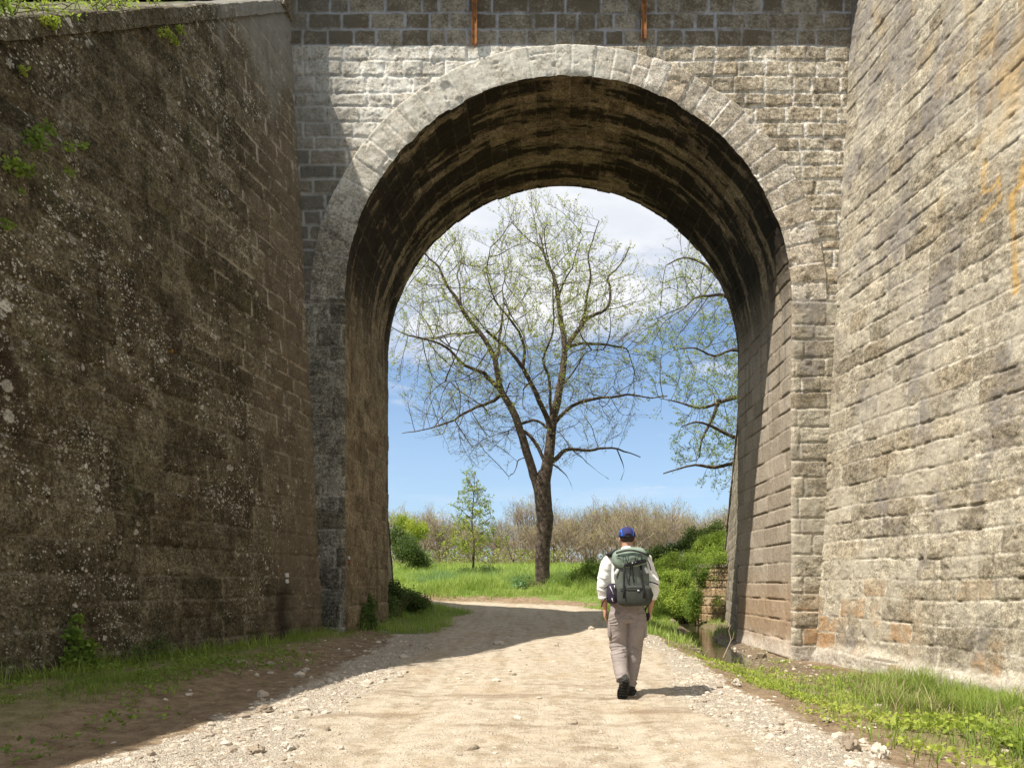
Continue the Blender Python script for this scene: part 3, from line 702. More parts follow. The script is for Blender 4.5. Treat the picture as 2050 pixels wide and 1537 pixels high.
def groundmat():
    m, t, b = newmat('ground')
    P = t.pos(); s4 = t.n('ShaderNodeSeparateColor', {0: t.attr('gm').outputs['Color']}).outputs; wet = t.attr('gm').outputs['Alpha']
    n1 = t.noise(0.9, 5, 0.6, P); n2 = t.noise(6, 6, 0.65, P); n3 = t.noise(40, 5, 0.7, P); n4 = t.noise(140, 3, 0.7, P)
    # packed sandy road
    sand = t.mix(t.ramp(t.m('ADD', n2, t.m('MULTIPLY', t.m('SUBTRACT', n3, .5), .5)), 0.36, 0.62), (0.285, 0.225, 0.15), (0.455, 0.385, 0.285))
    sand = t.mix(t.m('MULTIPLY', t.ramp(n1, 0.50, 0.66), 0.5), sand, (0.36, 0.265, 0.16))
    trk = t.ramp(t.noise(1.0, 5, 0.6, t.pos((3.2, 0.28, 1))), 0.42, 0.62)
    sand = t.mix(t.m('MULTIPLY', trk, 0.35), sand, (0.54, 0.475, 0.37))
    vo = t.voro(32, P); cr = t.n('ShaderNodeSeparateColor', {0: vo['Color']}).outputs
    vo2 = t.voro(85, P); cr2 = t.n('ShaderNodeSeparateColor', {0: vo2['Color']}).outputs
    peb = t.m('MULTIPLY', t.ramp(vo['Distance'], 0.42, 0.25), t.ramp(t.m('ADD', cr[0], t.m('MULTIPLY', n2, 0.6)), 0.86, 0.96))
    peb2 = t.m('MULTIPLY', t.ramp(vo2['Distance'], 0.5, 0.3), t.ramp(cr2[0], 0.5, 0.7))
    sand = t.mix(t.m('MULTIPLY', peb, 0.8), sand, t.mix(cr[1], (0.40, 0.35, 0.28), (0.66, 0.61, 0.53)))
    sand = t.mix(t.m('MULTIPLY', peb2, 0.35), sand, t.mix(cr2[1], (0.30, 0.24, 0.17), (0.64, 0.58, 0.49)))
    stk = t.m('MULTIPLY', t.ramp(t.noise(1.0, 5, 0.6, t.pos((0.5, 2.2, 1))), 0.52, 0.66), t.ramp(t.sep(P)[1], 9.5, 7.5))
    sand = t.mix(t.m('MULTIPLY', stk, 0.6), sand, (0.20, 0.14, 0.088))
    # brown soil of the verges
    soil = t.mix(t.ramp(n2, 0.3, 0.7), (0.15, 0.10, 0.056), (0.30, 0.22, 0.135))
    soil = t.mix(t.m('MULTIPLY', peb2, 0.35), soil, (0.38, 0.33, 0.27))
    grav = t.mix(cr2[1], (0.34, 0.29, 0.22), (0.62, 0.56, 0.46))
    grav = t.mix(t.m('MULTIPLY', t.ramp(vo2['Distance'], 0.35, 0.7), 0.6), grav, (0.28, 0.225, 0.16))
    turf = t.mix(n3, (0.08, 0.11, 0.022), (0.20, 0.24, 0.06))
    turf = t.mix(t.ramp(n1, 0.4, 0.6), turf, (0.15, 0.21, 0.045))
    c = t.mix(s4[0], soil, sand)
    c = t.mix(t.ramp(t.m('ADD', s4[1], t.m('MULTIPLY', t.m('SUBTRACT', n3, .5), 1.0)), 0.35, 0.6), c, grav)
    yy = t.sep(P)[1]
    gk = t.ramp(t.m('ADD', s4[2], t.m('MULTIPLY', t.m('SUBTRACT', n3, .5), 0.8)), 0.45, 0.75)
    gk = t.m('MULTIPLY', gk, t.ramp(yy, 10, 22, 0.25, 1.0))
    c = t.mix(gk, c, turf)
    c = t.mix(t.m('MULTIPLY', wet, 0.6), c, t.mix(n2, (0.07, 0.05, 0.033), (0.15, 0.115, 0.08)))
    t.set(b, 'Base Color', c)
    t.set(b, 'Roughness', t.ramp(wet, 0.5, 1.0, 0.95, 0.55)); b.inputs['Specular IOR Level'].default_value = 0.15
    H = t.m('ADD', t.m('MULTIPLY', n3, 1.0), t.m('MULTIPLY', n4, 0.35))
    H = t.m('ADD', H, t.m('MULTIPLY', t.m('SUBTRACT', 0.6, vo2['Distance']), t.m('ADD', 0.3, s4[1])))
    H = t.m('ADD', H, t.m('MULTIPLY', peb, 0.8))
    t.set(b, 'Normal', t.n('ShaderNodeBump', {'Height': H, 'Strength': 1.0, 'Distance': 0.014}).outputs[0])
    return m
M_GROUND = groundmat()
def sub(name, fsel):
    idx = np.unique(fsel); rm = np.full(len(V), -1); rm[idx] = np.arange(len(idx))
    me = npmesh(name, V[idx], rm[fsel], attr={'gm': st[idx]})
    return tag(link(name, me, M_GROUND), kind='structure')
sub('ground', Fq[~isroad]); sub('road', Fq[isroad])
# stream
m_water, tw, bw = newmat('shallow water')
bw.inputs['Base Color'].default_value = (0.045, 0.038, 0.026, 1); bw.inputs['Roughness'].default_value = 0.04; bw.inputs['Specular IOR Level'].default_value = 0.9
tw.set(bw, 'Normal', tw.n('ShaderNodeBump', {'Height': tw.noise(5, 3, 0.5, tw.pos()), 'Strength': 0.25, 'Distance': 0.02}).outputs[0])
mb = MB(); ys = np.arange(13.0, 37, 0.5)
mb.add([(float(xs_(y))+o, y, -0.435) for y in ys for o in (-1.0, 1.0)], [(2*i, 2*i+1, 2*i+3, 2*i+2) for i in range(len(ys)-1)])
tag(mb.build('stream_water', m_water), kind='structure')
# embankments behind the wing walls
m_bank = simple('grassy bank', (0.09, 0.12, 0.035), var=0.5, sc=3, col2=(0.12, 0.09, 0.05), bump=0.05, bsc=12)
def bank(side, front):
    if front: x0, y0, sx, sy = (CLX, Y0, -0.18, -1) if side < 0 else (CRX, Y0, 0.161, -1)
    else: x0, y0, sx, sy = (-4.12, Y1, -0.20, 1) if side < 0 else (5.02, Y1, 0.22, 1)
    top = (LTOP if side < 0 else RTOP) if front else (lambda t: np.maximum(12.9-0.89*t, -0.3))
    U = np.linspace(0.02 if not front else 0.05, 16.9 if front else 14.8, 80); W = 0.56+np.concatenate([[0], 1.15**np.arange(0, 26)*0.5])
    u, wv = np.meshgrid(U, W, indexing='ij')
    z = top(u)-0.07+0.12*(fbm(u*2, wv*2, 3, 3)-0.5)*ss(0.6, 1.2, wv)
    X = x0+sx*u+0.055*side*z+side*wv; Y = y0+sy*u
    me = npmesh('embankment', np.stack([X, Y, z], -1).reshape(-1, 3), gridfaces(len(U), len(W)))
    tag(link('embankment', me, m_bank), kind='structure')
for s_ in (-1, 1):
    for f_ in (True, False): bank(s_, f_)
# ================================================================== vegetation
rng = np.random.RandomState(12)
def tubes(chains, sides_fn, name, mat, parent=None):
    """chains: list of (pts (n,3), radii (n)); one mesh"""
    Vs, Fs, off = [], [], 0
    for pts, rad in chains:
        n = len(pts)
        if n < 2: continue
        k = sides_fn(rad[0])
        d = np.gradient(pts, axis=0); d /= np.linalg.norm(d, axis=1)[:, None]+1e-9
        ref = np.cross(d[0], [0.3, 1, 0.1]); ref /= np.linalg.norm(ref)+1e-9
        a = 2*np.pi*np.arange(k)/k; ca, sa = np.cos(a), np.sin(a)
        rings = np.zeros((n, k, 3))
        for i in range(n):
            ref = ref-d[i]*(ref@d[i]); ref /= np.linalg.norm(ref)+1e-9
            b = np.cross(d[i], ref)
            rings[i] = pts[i]+rad[i]*(ca[:, None]*ref+sa[:, None]*b)
        Vs.append(rings.reshape(-1, 3))
        i0 = np.arange(n-1)[:, None]*k; j = np.arange(k)[None]; j2 = (j+1) % k
        Fs.append((np.stack([i0+j, i0+j2, i0+k+j2, i0+k+j], -1).reshape(-1, 4))+off)
        off += n*k
    me = npmesh(name, np.concatenate(Vs), np.concatenate(Fs))
    return link(name, me, mat, parent)
def leaves(P, size, name, mat, parent=None, up=0.3, seed=1, aspect=0.6, bend=0.25):
    """each leaf is a pointed, folded four-sided blade"""
    rg = np.random.RandomState(seed); n = len(P)
    size = size*rg.uniform(0.6, 1.3, n)
    d = rg.normal(size=(n, 3)); d[:, 2] = d[:, 2]*0.6+up*0.3; d /= np.linalg.norm(d, axis=1)[:, None]
    e = np.cross(d, rg.normal(size=(n, 3))+[0, 0, 1.2*up]); e /= np.linalg.norm(e, axis=1)[:, None]+1e-9
    nn = np.cross(d, e)
    s = size[:, None]
    tip = P+d*s; L = P+d*s*0.45+e*s*aspect*0.5+nn*s*bend*0.3; Rr = P+d*s*0.45-e*s*aspect*0.5+nn*s*bend*0.3; mid = P+d*s*0.5
    V = np.stack([P, Rr, tip, L], 1).reshape(-1, 3)
    Fq = np.arange(4*n).reshape(n, 4)
    r = np.repeat(rg.uniform(0, 1, n), 4)
    me = npmesh(name, V, Fq, smooth=False, attr={'rnd': r})
    return link(name, me, mat, parent)
def blades(P, h, w, name, mat, lean=0.35, seed=1, parent=None, kind=None, segs=3, hs=2.0):
    rg = np.random.RandomState(seed); n = len(P)
    h = h*rg.uniform(0.45, 1.25, n)*(0.45+1.1*ss(0.3, 0.7, fbm(P[:, 0]*hs, P[:, 1]*hs, seed+70, 3))); a = rg.uniform(0, 2*np.pi, n); ln = lean*rg.uniform(0.2, 1.4, n)
    dx, dy = np.cos(a), np.sin(a); wx, wy = -dy, dx
    rows = []
    for i in range(segs):
        t = i/segs; ww = w*(1-t*t)*0.5
        cx = P[:, 0]+dx*ln*h*t*t; cy = P[:, 1]+dy*ln*h*t*t; cz = P[:, 2]+h*t*(1-0.25*ln*t)
        rows += [np.stack([cx-wx*ww, cy-wy*ww, cz], -1), np.stack([cx+wx*ww, cy+wy*ww, cz], -1)]
    tip = np.stack([P[:, 0]+dx*ln*h, P[:, 1]+dy*ln*h, P[:, 2]+h*(1-0.25*ln)], -1)
    rows += [tip, tip+[0.001, 0, 0]]
    k = 2*segs+2
    V = np.stack(rows, 1).reshape(-1, 3)
    b = np.arange(n)[:, None]*k
    Fq = np.concatenate([b+np.array([[2*i, 2*i+1, 2*i+3, 2*i+2]]) for i in range(segs)], 0)
    r = np.repeat(rg.uniform(0, 1, n), k)
    o = link(name, npmesh(name, V, Fq, smooth=False, attr={'rnd': r}), mat, parent)
    if kind: o['kind'] = kind
    return o
def smoothchain(pts, rad, step):
    """Catmull-Rom resample"""
    P = np.array(pts, float); r = np.array(rad, float); out = []; ro = []
    Pp = np.vstack([2*P[0]-P[1], P, 2*P[-1]-P[-2]])
    for i in range(len(P)-1):
        p0, p1, p2, p3 = Pp[i:i+4]; L = np.linalg.norm(p2-p1); m = max(2, int(L/step))
        for k in range(m):
            t = k/m
            out.append(0.5*((2*p1)+(-p0+p2)*t+(2*p0-5*p1+4*p2-p3)*t*t+(-p0+3*p1-3*p2+p3)*t**3)); ro.append(r[i]*(1-t)+r[i+1]*t)
    out.append(P[-1]); ro.append(r[-1])
    return np.array(out), np.array(ro)
def colonize(limbs, attr, infl, kill, step, iters, seed=1, upb=0.05, jit=0.07):
    """space colonization from the traced limbs into the crown points"""
    rg = np.random.RandomState(seed)
    pos = []; par = []; lim = []
    for (pts, rad) in limbs:
        for i, p in enumerate(pts): pos.append(Vector(p)); par.append(-1 if i == 0 else len(pos)-2); lim.append(rad[i])
    nl = len(pos); A = [Vector(a) for a in attr]; alive = list(range(len(A)))
    kid = [0]*nl
    near = [None]*len(A); nd = [1e9]*len(A)
    kt = kdtree.KDTree(len(pos))
    for i, p in enumerate(pos): kt.insert(p, i)
    kt.balance()
    for i in alive:
        co, j, dd = kt.find(A[i]); near[i] = j; nd[i] = dd
    for it in range(iters):
        acc = {}
        for i in alive:
            if nd[i] < infl:
                v = (A[i]-pos[near[i]]).normalized(); a = acc.get(near[i])
                acc[near[i]] = (a+v) if a else v
        if not acc: break
        new = []
        for j, v in acc.items():
            if kid[j] > 3: continue
            v = v.normalized()+Vector((rg.normal()*jit, rg.normal()*jit, rg.normal()*jit+upb))
            p = pos[j]+v.normalized()*step
            kid[j] += 1; pos.append(p); par.append(j); kid.append(0); new.append(len(pos)-1)
        if not new: break
        kt = kdtree.KDTree(len(new))
        for j in new: kt.insert(pos[j], j)
        kt.balance(); nx = []
        for i in alive:
            co, j, dd = kt.find(A[i])
            if dd < nd[i]: nd[i] = dd; near[i] = j
            if nd[i] > kill: nx.append(i)
        alive = nx
    pos = np.array([tuple(p) for p in pos]); n = len(pos)
    # pipe model radii for grown nodes
    ch = [[] for _ in range(n)]
    for i in range(nl, n): ch[par[i]].append(i)
    wgt = np.zeros(n)
    for i in range(n-1, -1, -1):
        s = sum(wgt[c] for c in ch[i]) if ch[i] else 1.0
        wgt[i] = s
    return pos, par, ch, wgt, nl
def grow_tree(name, label, group, limbs, attr, bark, leafm, infl=1.6, kill=0.34, step=0.2, iters=70, tip_r=0.008, leaf_n=3, leaf_s=0.07, leaf_keep=1.0, seed=1, twig=True, loc=None, leaf_dens=None, rexp=0.42, upb=0.05, tw_l=1.0):
    root = empty(name, loc); tag(root, label, 'tree', group)
    pos, par, ch, wgt, nl = colonize(limbs, attr, infl, kill, step, iters, seed, upb)
    rad = np.minimum(tip_r*np.maximum(wgt, 1)**rexp, 0.11)
    base = -np.array(loc)
    t = tubes([(np.array(p)+base, r) for p, r in limbs], lambda r: 12 if r > 0.12 else 8, 'trunk', bark, root)
    me = t.data; nv = len(me.vertices); co = np.zeros(nv*3); me.vertices.foreach_get('co', co); co = co.reshape(-1, 3)
    nr = np.zeros(nv*3); me.vertices.foreach_get('normal', nr); nr = nr.reshape(-1, 3)
    lump = (fbm(co[:, 0]*3+co[:, 1]*2, co[:, 2]*2.0, 5, 4)-0.5)
    amp = np.clip((fbm(co[:, 0], co[:, 2], 2)*0+1)*0.10*ss(8, 1.5, co[:, 2])+0.02, 0, .2)
    co = co+nr*(lump*amp)[:, None]; me.vertices.foreach_set('co', co.astype(np.float32).ravel()); me.update()
    # chains of grown nodes
    chains = []; seen = np.zeros(len(pos), bool); tips = []
    for i in range(nl, len(pos)):
        if seen[i]: continue
        c = [par[i], i]; seen[i] = True; k = i
        while ch[k]:
            k2 = max(ch[k], key=lambda q: wgt[q])
            if seen[k2]: break
            c.append(k2); seen[k2] = True; k = k2
        tips.append(k)
        p = pos[c].copy(); r = rad[c]
        for _ in range(3):
            if len(p) > 2: p[1:-1] = 0.5*p[1:-1]+0.25*(p[:-2]+p[2:])
        pos[c[1:]] = p[1:]
        r[0] = r[1]*1.05
        r[-1] *= 0.6
        chains.append((p+base, r))
    rg = np.random.RandomState(seed+5)
    LP = []
    if twig:
        extra = []; cc_ = pos[nl:].mean(0) if len(pos) > nl else pos.mean(0); rr0 = tip_r
        outer = [i for i in range(nl, len(pos)) if wgt[i] <= 5]
        for i in outer:
            d0 = pos[i]-pos[par[i]]; d0 /= np.linalg.norm(d0)+1e-9
            out = pos[i]-cc_; out /= np.linalg.norm(out)+1e-9
            if wgt[i] > 1.5 and rg.uniform() < 0.35: continue
            sp = rg.normal(size=3); sp -= d0*(sp@d0); sp /= np.linalg.norm(sp)+1e-9
            m_ = d0*(1.0 if wgt[i] <= 1.5 else 0.45)+sp*(0.25 if wgt[i] <= 1.5 else 0.8)+out*0.45+[0, 0, 0.22]; m_ /= np.linalg.norm(m_)
            L = rg.uniform(0.35, 0.8)*tw_l; n_ = 5; P_ = [pos[i]]; dd = m_
            for q in range(n_):
                dd = dd+rg.normal(size=3)*0.10+[0, 0, 0.05]; dd /= np.linalg.norm(dd); P_.append(P_[-1]+dd*L/n_)
            P_ = np.array(P_); extra.append((P_+base, rr0*np.linspace(0.8, 0.3, n_+1)))
            dens = 1.0 if leaf_dens is None else leaf_dens(P_[-1])
            for q in range(1, n_+1):
                sp = rg.normal(size=3); sp -= dd*(sp@dd); sp /= np.linalg.norm(sp)+1e-9
                e_ = dd*0.72+sp*0.62+[0, 0, 0.12]; e_ /= np.linalg.norm(e_); l2 = L*rg.uniform(0.3, 0.6)*(1.1-q/(n_+3))
                a_ = P_[q]; b_ = a_+e_*l2*0.5+rg.normal(size=3)*0.012; c_ = a_+e_*l2+[0, 0, 0.05*l2]
                extra.append((np.array([a_, b_, c_])+base, rr0*np.array([0.5, 0.4, 0.22])))
                for w_ in range(leaf_n):
                    if rg.uniform() < leaf_keep*dens: LP.append(c_+(a_-c_)*rg.uniform(-0.08, 0.35)+rg.normal(size=3)*0.022)
        chains += extra
    tubes(chains, lambda r: 6 if r > 0.05 else (4 if r > 0.02 else 3), 'branches', bark, root)
    if LP: leaves(np.array(LP)+base, leaf_s, 'leaves', leafm, root, seed=seed)
    print(name, 'nodes', len(pos), 'leaves', len(LP))
    return root
M_BARK = simple('ridged oak bark', (0.16, 0.12, 0.088), var=0.6, sc=6, bump=0.05, bsc=14, col2=(0.055, 0.04, 0.03))
M_BARK2 = simple('grey brown twig bark', (0.30, 0.225, 0.165), var=0.4, sc=4, col2=(0.17, 0.125, 0.09))
M_OAKL = leafmat('young oak leaves', [(0.30, 0.34, 0.05), (0.42, 0.44, 0.09), (0.46, 0.40, 0.12)], 0.45)
M_LIME = leafmat('fresh green leaves', [(0.22, 0.29, 0.04), (0.34, 0.40, 0.06), (0.44, 0.45, 0.10)], 0.42)
M_YEL = leafmat('yellow green leaves', [(0.22, 0.30, 0.03), (0.34, 0.40, 0.045), (0.44, 0.43, 0.07)], 0.4)
M_DARK = leafmat('dark bush leaves', [(0.035, 0.062, 0.018), (0.07, 0.11, 0.028), (0.14, 0.18, 0.05)], 0.25)
M_MIDG = leafmat('bramble leaves', [(0.08, 0.14, 0.022), (0.16, 0.24, 0.035), (0.28, 0.34, 0.06)], 0.32)
M_BRAM = leafmat('bramble leaves sunlit', [(0.13, 0.20, 0.025), (0.26, 0.35, 0.045), (0.44, 0.50, 0.11)], 0.42, sc=1.4)
M_GRASS = leafmat('grass blades', [(0.10, 0.155, 0.028), (0.20, 0.275, 0.045), (0.36, 0.41, 0.10)], 0.38, 1.2)
M_FIELD = leafmat('field grass blades', [(0.17, 0.26, 0.045), (0.31, 0.41, 0.08), (0.50, 0.57, 0.18)], 0.42, 0.7)
M_BLUEG = leafmat('bluish grass blades', [(0.10, 0.20, 0.085), (0.15, 0.27, 0.11), (0.21, 0.33, 0.15)], 0.35, 0.4)
M_STEM = simple('green brown stems', (0.13, 0.12, 0.05), var=0.4, sc=10)
M_DRY = leafmat('dry straw blades', [(0.25, 0.19, 0.10), (0.34, 0.27, 0.15), (0.42, 0.34, 0.20)], 0.2)

# ---------------------------------------------------------------- the big oak
OD = 32.0
def O(px, py, dy=0.0):      # point of the oak at its own distance, dy metres nearer or farther
    x, y, z = at(px, py, OD); return (x, y+dy, z)
def limb(pts, r0, r1, dy0=0.0, dy1=0.0, wig=0.05, seed=0):
    n = len(pts); rg = random.Random(seed)
    P = [O(p[0], p[1], dy0+(dy1-dy0)*(i/(n-1))**1.2) for i, p in enumerate(pts)]
    r = [r0+(r1-r0)*(i/(n-1))**0.75 for i in range(n)]
    p, r = smoothchain(P, r, 0.28)
    w = np.stack([fbm(np.arange(len(p))*0.45, np.full(len(p), seed*3.1+k), 3, 3)-0.5 for k in range(3)], -1)*wig*4
    w *= np.minimum(np.arange(len(p)), 3)[:, None]/3.0
    return p+w, r
limbs = []
tp, tr = smoothchain([O(1088, 1205), O(1087, 1180), O(1086, 1140), O(1088, 1090), O(1091, 1050), O(1089, 1010), O(1085, 970), O(1092, 945)], [0.56, 0.40, 0.34, 0.35, 0.39, 0.40, 0.42, 0.32], 0.18)
limbs.append((tp, tr))
Ls = [
 ([(1080, 985), (1068, 950), (1056, 905), (1042, 862), (1027, 825), (1010, 795), (999, 770), (993, 730), (982, 704), (962, 676), (935, 645), (918, 614), (903, 590), (889, 560), (868, 545), (849, 530)], .25, .03, 0, -1.5),
 ([(1092, 950), (1098, 915), (1103, 880), (1106, 850), (1112, 815), (1122, 770), (1127, 730), (1130, 695), (1124, 651), (1120, 610), (1116, 580), (1108, 541), (1096, 515), (1087, 490), (1079, 455)], .30, .035, 0, .6),
 ([(1130, 700), (1149, 669), (1165, 645), (1185, 625), (1205, 612), (1222, 590), (1224, 550), (1224, 526), (1240, 508), (1258, 480), (1270, 453)], .13, .025, .2, 2.0),
 ([(1165, 645), (1172, 620), (1175, 590), (1182, 555), (1176, 515), (1190, 480), (1196, 460)], .09, .02, .5, -.8),
 ([(1118, 590), (1128, 562), (1145, 540), (1152, 515), (1165, 492)], .06, .012, .5, -1),
 ([(1138, 690), (1165, 680), (1204, 673), (1235, 675), (1262, 673), (1275, 690), (1291, 728)], .09, .02, .3, 2.6),
 ([(1104, 870), (1092, 835), (1079, 808), (1063, 778), (1048, 750), (1028, 728), (1005, 712), (985, 700)], .15, .06, -.2, -2.2),
 ([(1048, 750), (1052, 720), (1040, 690), (1022, 665), (1000, 640), (985, 600), (990, 560)], .09, .02, -1.2, -3),
 ([(1104, 860), (1104, 830), (1102, 790), (1097, 760), (1087, 731), (1098, 712), (1106, 690), (1109, 650), (1104, 600), (1092, 560)], .10, .02, .2, -2.5),
 ([(1106, 850), (1120, 835), (1145, 818), (1175, 810), (1205, 806), (1235, 808), (1262, 812), (1292, 820), (1317, 823)], .12, .02, .2, -2.5),
 ([(1098, 925), (1112, 915), (1125, 900), (1145, 890), (1182, 889), (1215, 882), (1244, 884), (1275, 890), (1300, 896)], .14, .02, .2, 2.6),
 ([(1008, 790), (990, 800), (955, 812), (925, 822), (905, 834), (875, 842), (852, 845), (820, 848), (790, 850)], .10, .015, -.2, 1.8),
 ([(1004, 785), (985, 768), (970, 755), (950, 748), (926, 739), (904, 720), (880, 710), (850, 705), (823, 702), (800, 690)], .13, .015, -.3, -2.6),
 ([(993, 735), (1000, 700), (1001, 660), (1004, 620), (1006, 585), (1003, 545), (1008, 510)], .09, .02, -.5, 1.8),
 ([(962, 676), (945, 672), (920, 668), (895, 660), (870, 658), (840, 650), (810, 640)], .08, .015, -.8, 2.5),
 ([(930, 640), (925, 600), (918, 560), (920, 520), (925, 490)], .06, .015, -1, 1.0),
 ([(1040, 858), (1062, 872), (1078, 895), (1092, 930), (1096, 945)], .07, .10, 0, 0),
 ([(1036, 850), (1050, 845), (1068, 842), (1085, 845), (1100, 858)], .06, .06, .2, 0),
 ([(1043, 865), (1036, 862), (1028, 862), (1022, 861)], .03, .012, 0, 0), ([(1060, 915), (1045, 918), (1035, 925), (1031, 940), (1022, 952), (1018, 965)], .03, .008, 0, -.4),
 ([(1108, 930), (1125, 940), (1140, 955), (1150, 975)], .03, .008, 0, 1), ([(1122, 770), (1140, 760), (1158, 740), (1170, 725), (1200, 728)], .06, .015, 0, -2),
 ([(982, 704), (970, 730), (960, 760), (935, 790), (910, 800)], .05, .012, -.5, -3), ([(1010, 795), (1022, 770), (1030, 790), (1050, 800)], .04, .01, 0, -1.6),
 ([(1244, 884), (1255, 905), (1262, 925), (1255, 945)], .03, .008, 1.9, 2.6), ([(1145, 890), (1170, 905), (1200, 925), (1230, 940)], .03, .01, 1, 3),
]
for i, L in enumerate(Ls): limbs.append(limb(L[0], L[1], L[2], L[3], L[4], 0.05, i))
# swollen knots on the trunk
for q, (px, py, r) in enumerate(((1070, 968, .16), (1104, 1012, .12), (1105, 1065, .10), (1074, 1040, .08))):
    a = np.array(O(px, py)); b = np.array(O(1087, py+8)); limbs.append((np.array([b, a*0.7+b*0.3, a]), np.array([r*1.5, r*1.2, r*0.5])))
cen = at(1050, 690, OD)
rg = np.random.RandomState(3); A = []
while len(A) < 6400:
    p = rg.uniform(-1, 1, 3); rr_ = np.linalg.norm(p)
    if rr_ > 1 or rg.uniform() > 0.25+0.75*rr_**1.5: continue
    q = np.array([cen[0]+p[0]*6.35, OD+p[1]*5.2, cen[2]+p[2]*6.25])
    # lower right and lower middle stay open; clumps
    px = VX+F*q[0]/q[1]; py = VY-F*(q[2]-CH)/q[1]
    if py > 900 and 960 < px < 1130: continue
    if py > 800 and 1000 < px < 1200 and rg.uniform() < 0.75: continue
    if py < 520 and 940 < px < 985: continue
    if py < 470 and px < 1000: continue
    if vn(q[0]*0.8+3, q[2]*0.8+q[1]*0.7, 5) < 0.36: continue
    A.append(q)
def oakdens(p): return float(np.clip(0.30+(p[2]-9.0)/6.0, 0.20, 1.2)*(0.25+1.5*vn(np.array([p[0]*1.3]), np.array([p[2]*1.3+p[1]]), 4)[0]))
oak = grow_tree('oak_tree', 'big spreading oak with tall forked trunk and thin new leaves, alone behind the arch', None, limbs, A, M_BARK, M_OAKL, infl=2.4, kill=0.42, step=0.23, iters=80, tip_r=0.0085, leaf_n=2, leaf_s=0.085, seed=4, loc=O(1088, 1183), leaf_dens=oakdens, rexp=0.53, upb=0.14)

# ---------------------------------------------------------------- right tree
RD = 30.0
def Q(px, py, dy=0.0):
    x, y, z = at(px, py, RD); return (x, y+dy, z)
limbs = []
def limb2(pts, r0, r1, dy0, dy1, seed):
    n = len(pts); P = [Q(p[0], p[1], dy0+(dy1-dy0)*i/(n-1)) for i, p in enumerate(pts)]
    return smoothchain(P, [r0+(r1-r0)*(i/(n-1))**.8 for i in range(n)], 0.28)
gbase = Q(1580, 1140)
limbs.append(limb2([(1580, 1160), (1578, 1050), (1570, 950), (1560, 850), (1552, 750), (1548, 640), (1540, 540), (1535, 460)], .42, .06, 0, 0, 0))
for i, L in enumerate([
 [(1570, 950), (1530, 915), (1490, 890), (1450, 878), (1410, 862), (1380, 858), (1350, 870)], [(1572, 960), (1530, 935), (1490, 930), (1460, 931), (1425, 940), (1385, 936), (1350, 945), (1320, 955)],
 [(1556, 800), (1520, 790), (1475, 790), (1440, 800), (1410, 805), (1370, 790), (1340, 780)], [(1552, 740), (1510, 700), (1480, 645), (1440, 612), (1405, 618), (1375, 628), (1350, 655)],
 [(1550, 660), (1510, 610), (1460, 560), (1420, 510), (1380, 490), (1345, 500)], [(1545, 600), (1500, 530), (1450, 480), (1400, 440), (1350, 450)],
 [(1556, 830), (1510, 760), (1460, 720), (1410, 740), (1370, 735), (1335, 745)], [(1440, 800), (1425, 840), (1405, 880), (1400, 915)], [(1555, 770), (1600, 700), (1660, 650)], [(1565, 900), (1630, 850), (1690, 820)]]):
    limbs.append(limb2(L, .15 if i < 6 else .10, .02, 0, [-1.5, -1, 1.5, -2, 1.5, -1, -3.0, 0, 1, 1][i], i))
A = []; cen = at(1470, 700, RD)
while len(A) < 2600:
    p = rg.uniform(-1, 1, 3); r_ = np.linalg.norm(p)
    if r_ > 1 or rg.uniform() > 0.3+0.7*r_: continue
    q = np.array([cen[0]+p[0]*4.0, RD+p[1]*3.8, cen[2]+p[2]*6.3])
    px = VX+F*q[0]/q[1]; py = VY-F*(q[2]-CH)/q[1]
    if px > 1540 and rg.uniform() < 0.7: continue
    if vn(q[0]*0.7+1, q[2]*0.9+q[1]*0.5, 8) < 0.40: continue
    A.append(q)
def rdens(p): return float(np.clip(1.25-(p[2]-10)/6.0, 0.12, 1.0))
grow_tree('oak_tree', 'second oak whose light green boughs reach in from behind the right side of the arch', None, limbs, A, M_BARK, M_LIME, infl=1.9, kill=0.44, step=0.23, iters=50, tip_r=0.0085, leaf_n=3, leaf_s=0.085, seed=9, loc=(gbase[0], RD, G1(gbase[0], RD)), leaf_dens=rdens, upb=0.0)

# ---------------------------------------------------------------- young slender tree
YD = 44.0
bx, by, _ = at(946, 1150, YD); bz = G1(bx, YD)-0.05
def Yp(px, py, dy=0): x, y, z = at(px, py, YD); return (x, y+dy, z)
limbs = [smoothchain([(bx, YD, bz), Yp(948, 1120), Yp(949, 1085), Yp(945, 1050), Yp(947, 1010), Yp(950, 975), Yp(948, 950)], [.10, .085, .07, .06, .04, .025, .012], 0.2)]
for i in range(17):
    f_ = 0.28+0.68*i/17; y0_ = 1150-f_*200; a_ = i*2.4
    L = (62*(1-f_)**0.75+7)/F*YD
    x0_, _, z0_ = Yp(947, y0_)
    limbs.append(smoothchain([(x0_, YD, z0_), (x0_+math.cos(a_)*L*.5, YD+math.sin(a_)*L*.5, z0_+0.10*L), (x0_+math.cos(a_)*L, YD+math.sin(a_)*L, z0_+0.38*L)], [.028, .018, .006], 0.2))
A = []
while len(A) < 420:
    f_ = rg.uniform(0.22, 1.0); a_ = rg.uniform(0, 6.283); Rm = (58*(1-f_)**0.70+5)/F*YD*(0.45+1.1*vn(np.array([a_*1.4]), np.array([f_*8]), 4)[0])
    r_ = Rm*math.sqrt(rg.uniform()); x0_, _, z0_ = Yp(943 if f_ < .5 else 947, 1150-f_*205)
    A.append((x0_+math.cos(a_)*r_, YD+math.sin(a_)*r_, z0_))
grow_tree('young_tree', 'slender young tree with yellow green leaves standing in the field left of the big oak', None, limbs, A, M_BARK, M_YEL, infl=1.0, kill=0.2, step=0.16, iters=25, tip_r=0.010, leaf_n=2, leaf_s=0.12, tw_l=0.7, seed=13, loc=(bx, YD, bz))

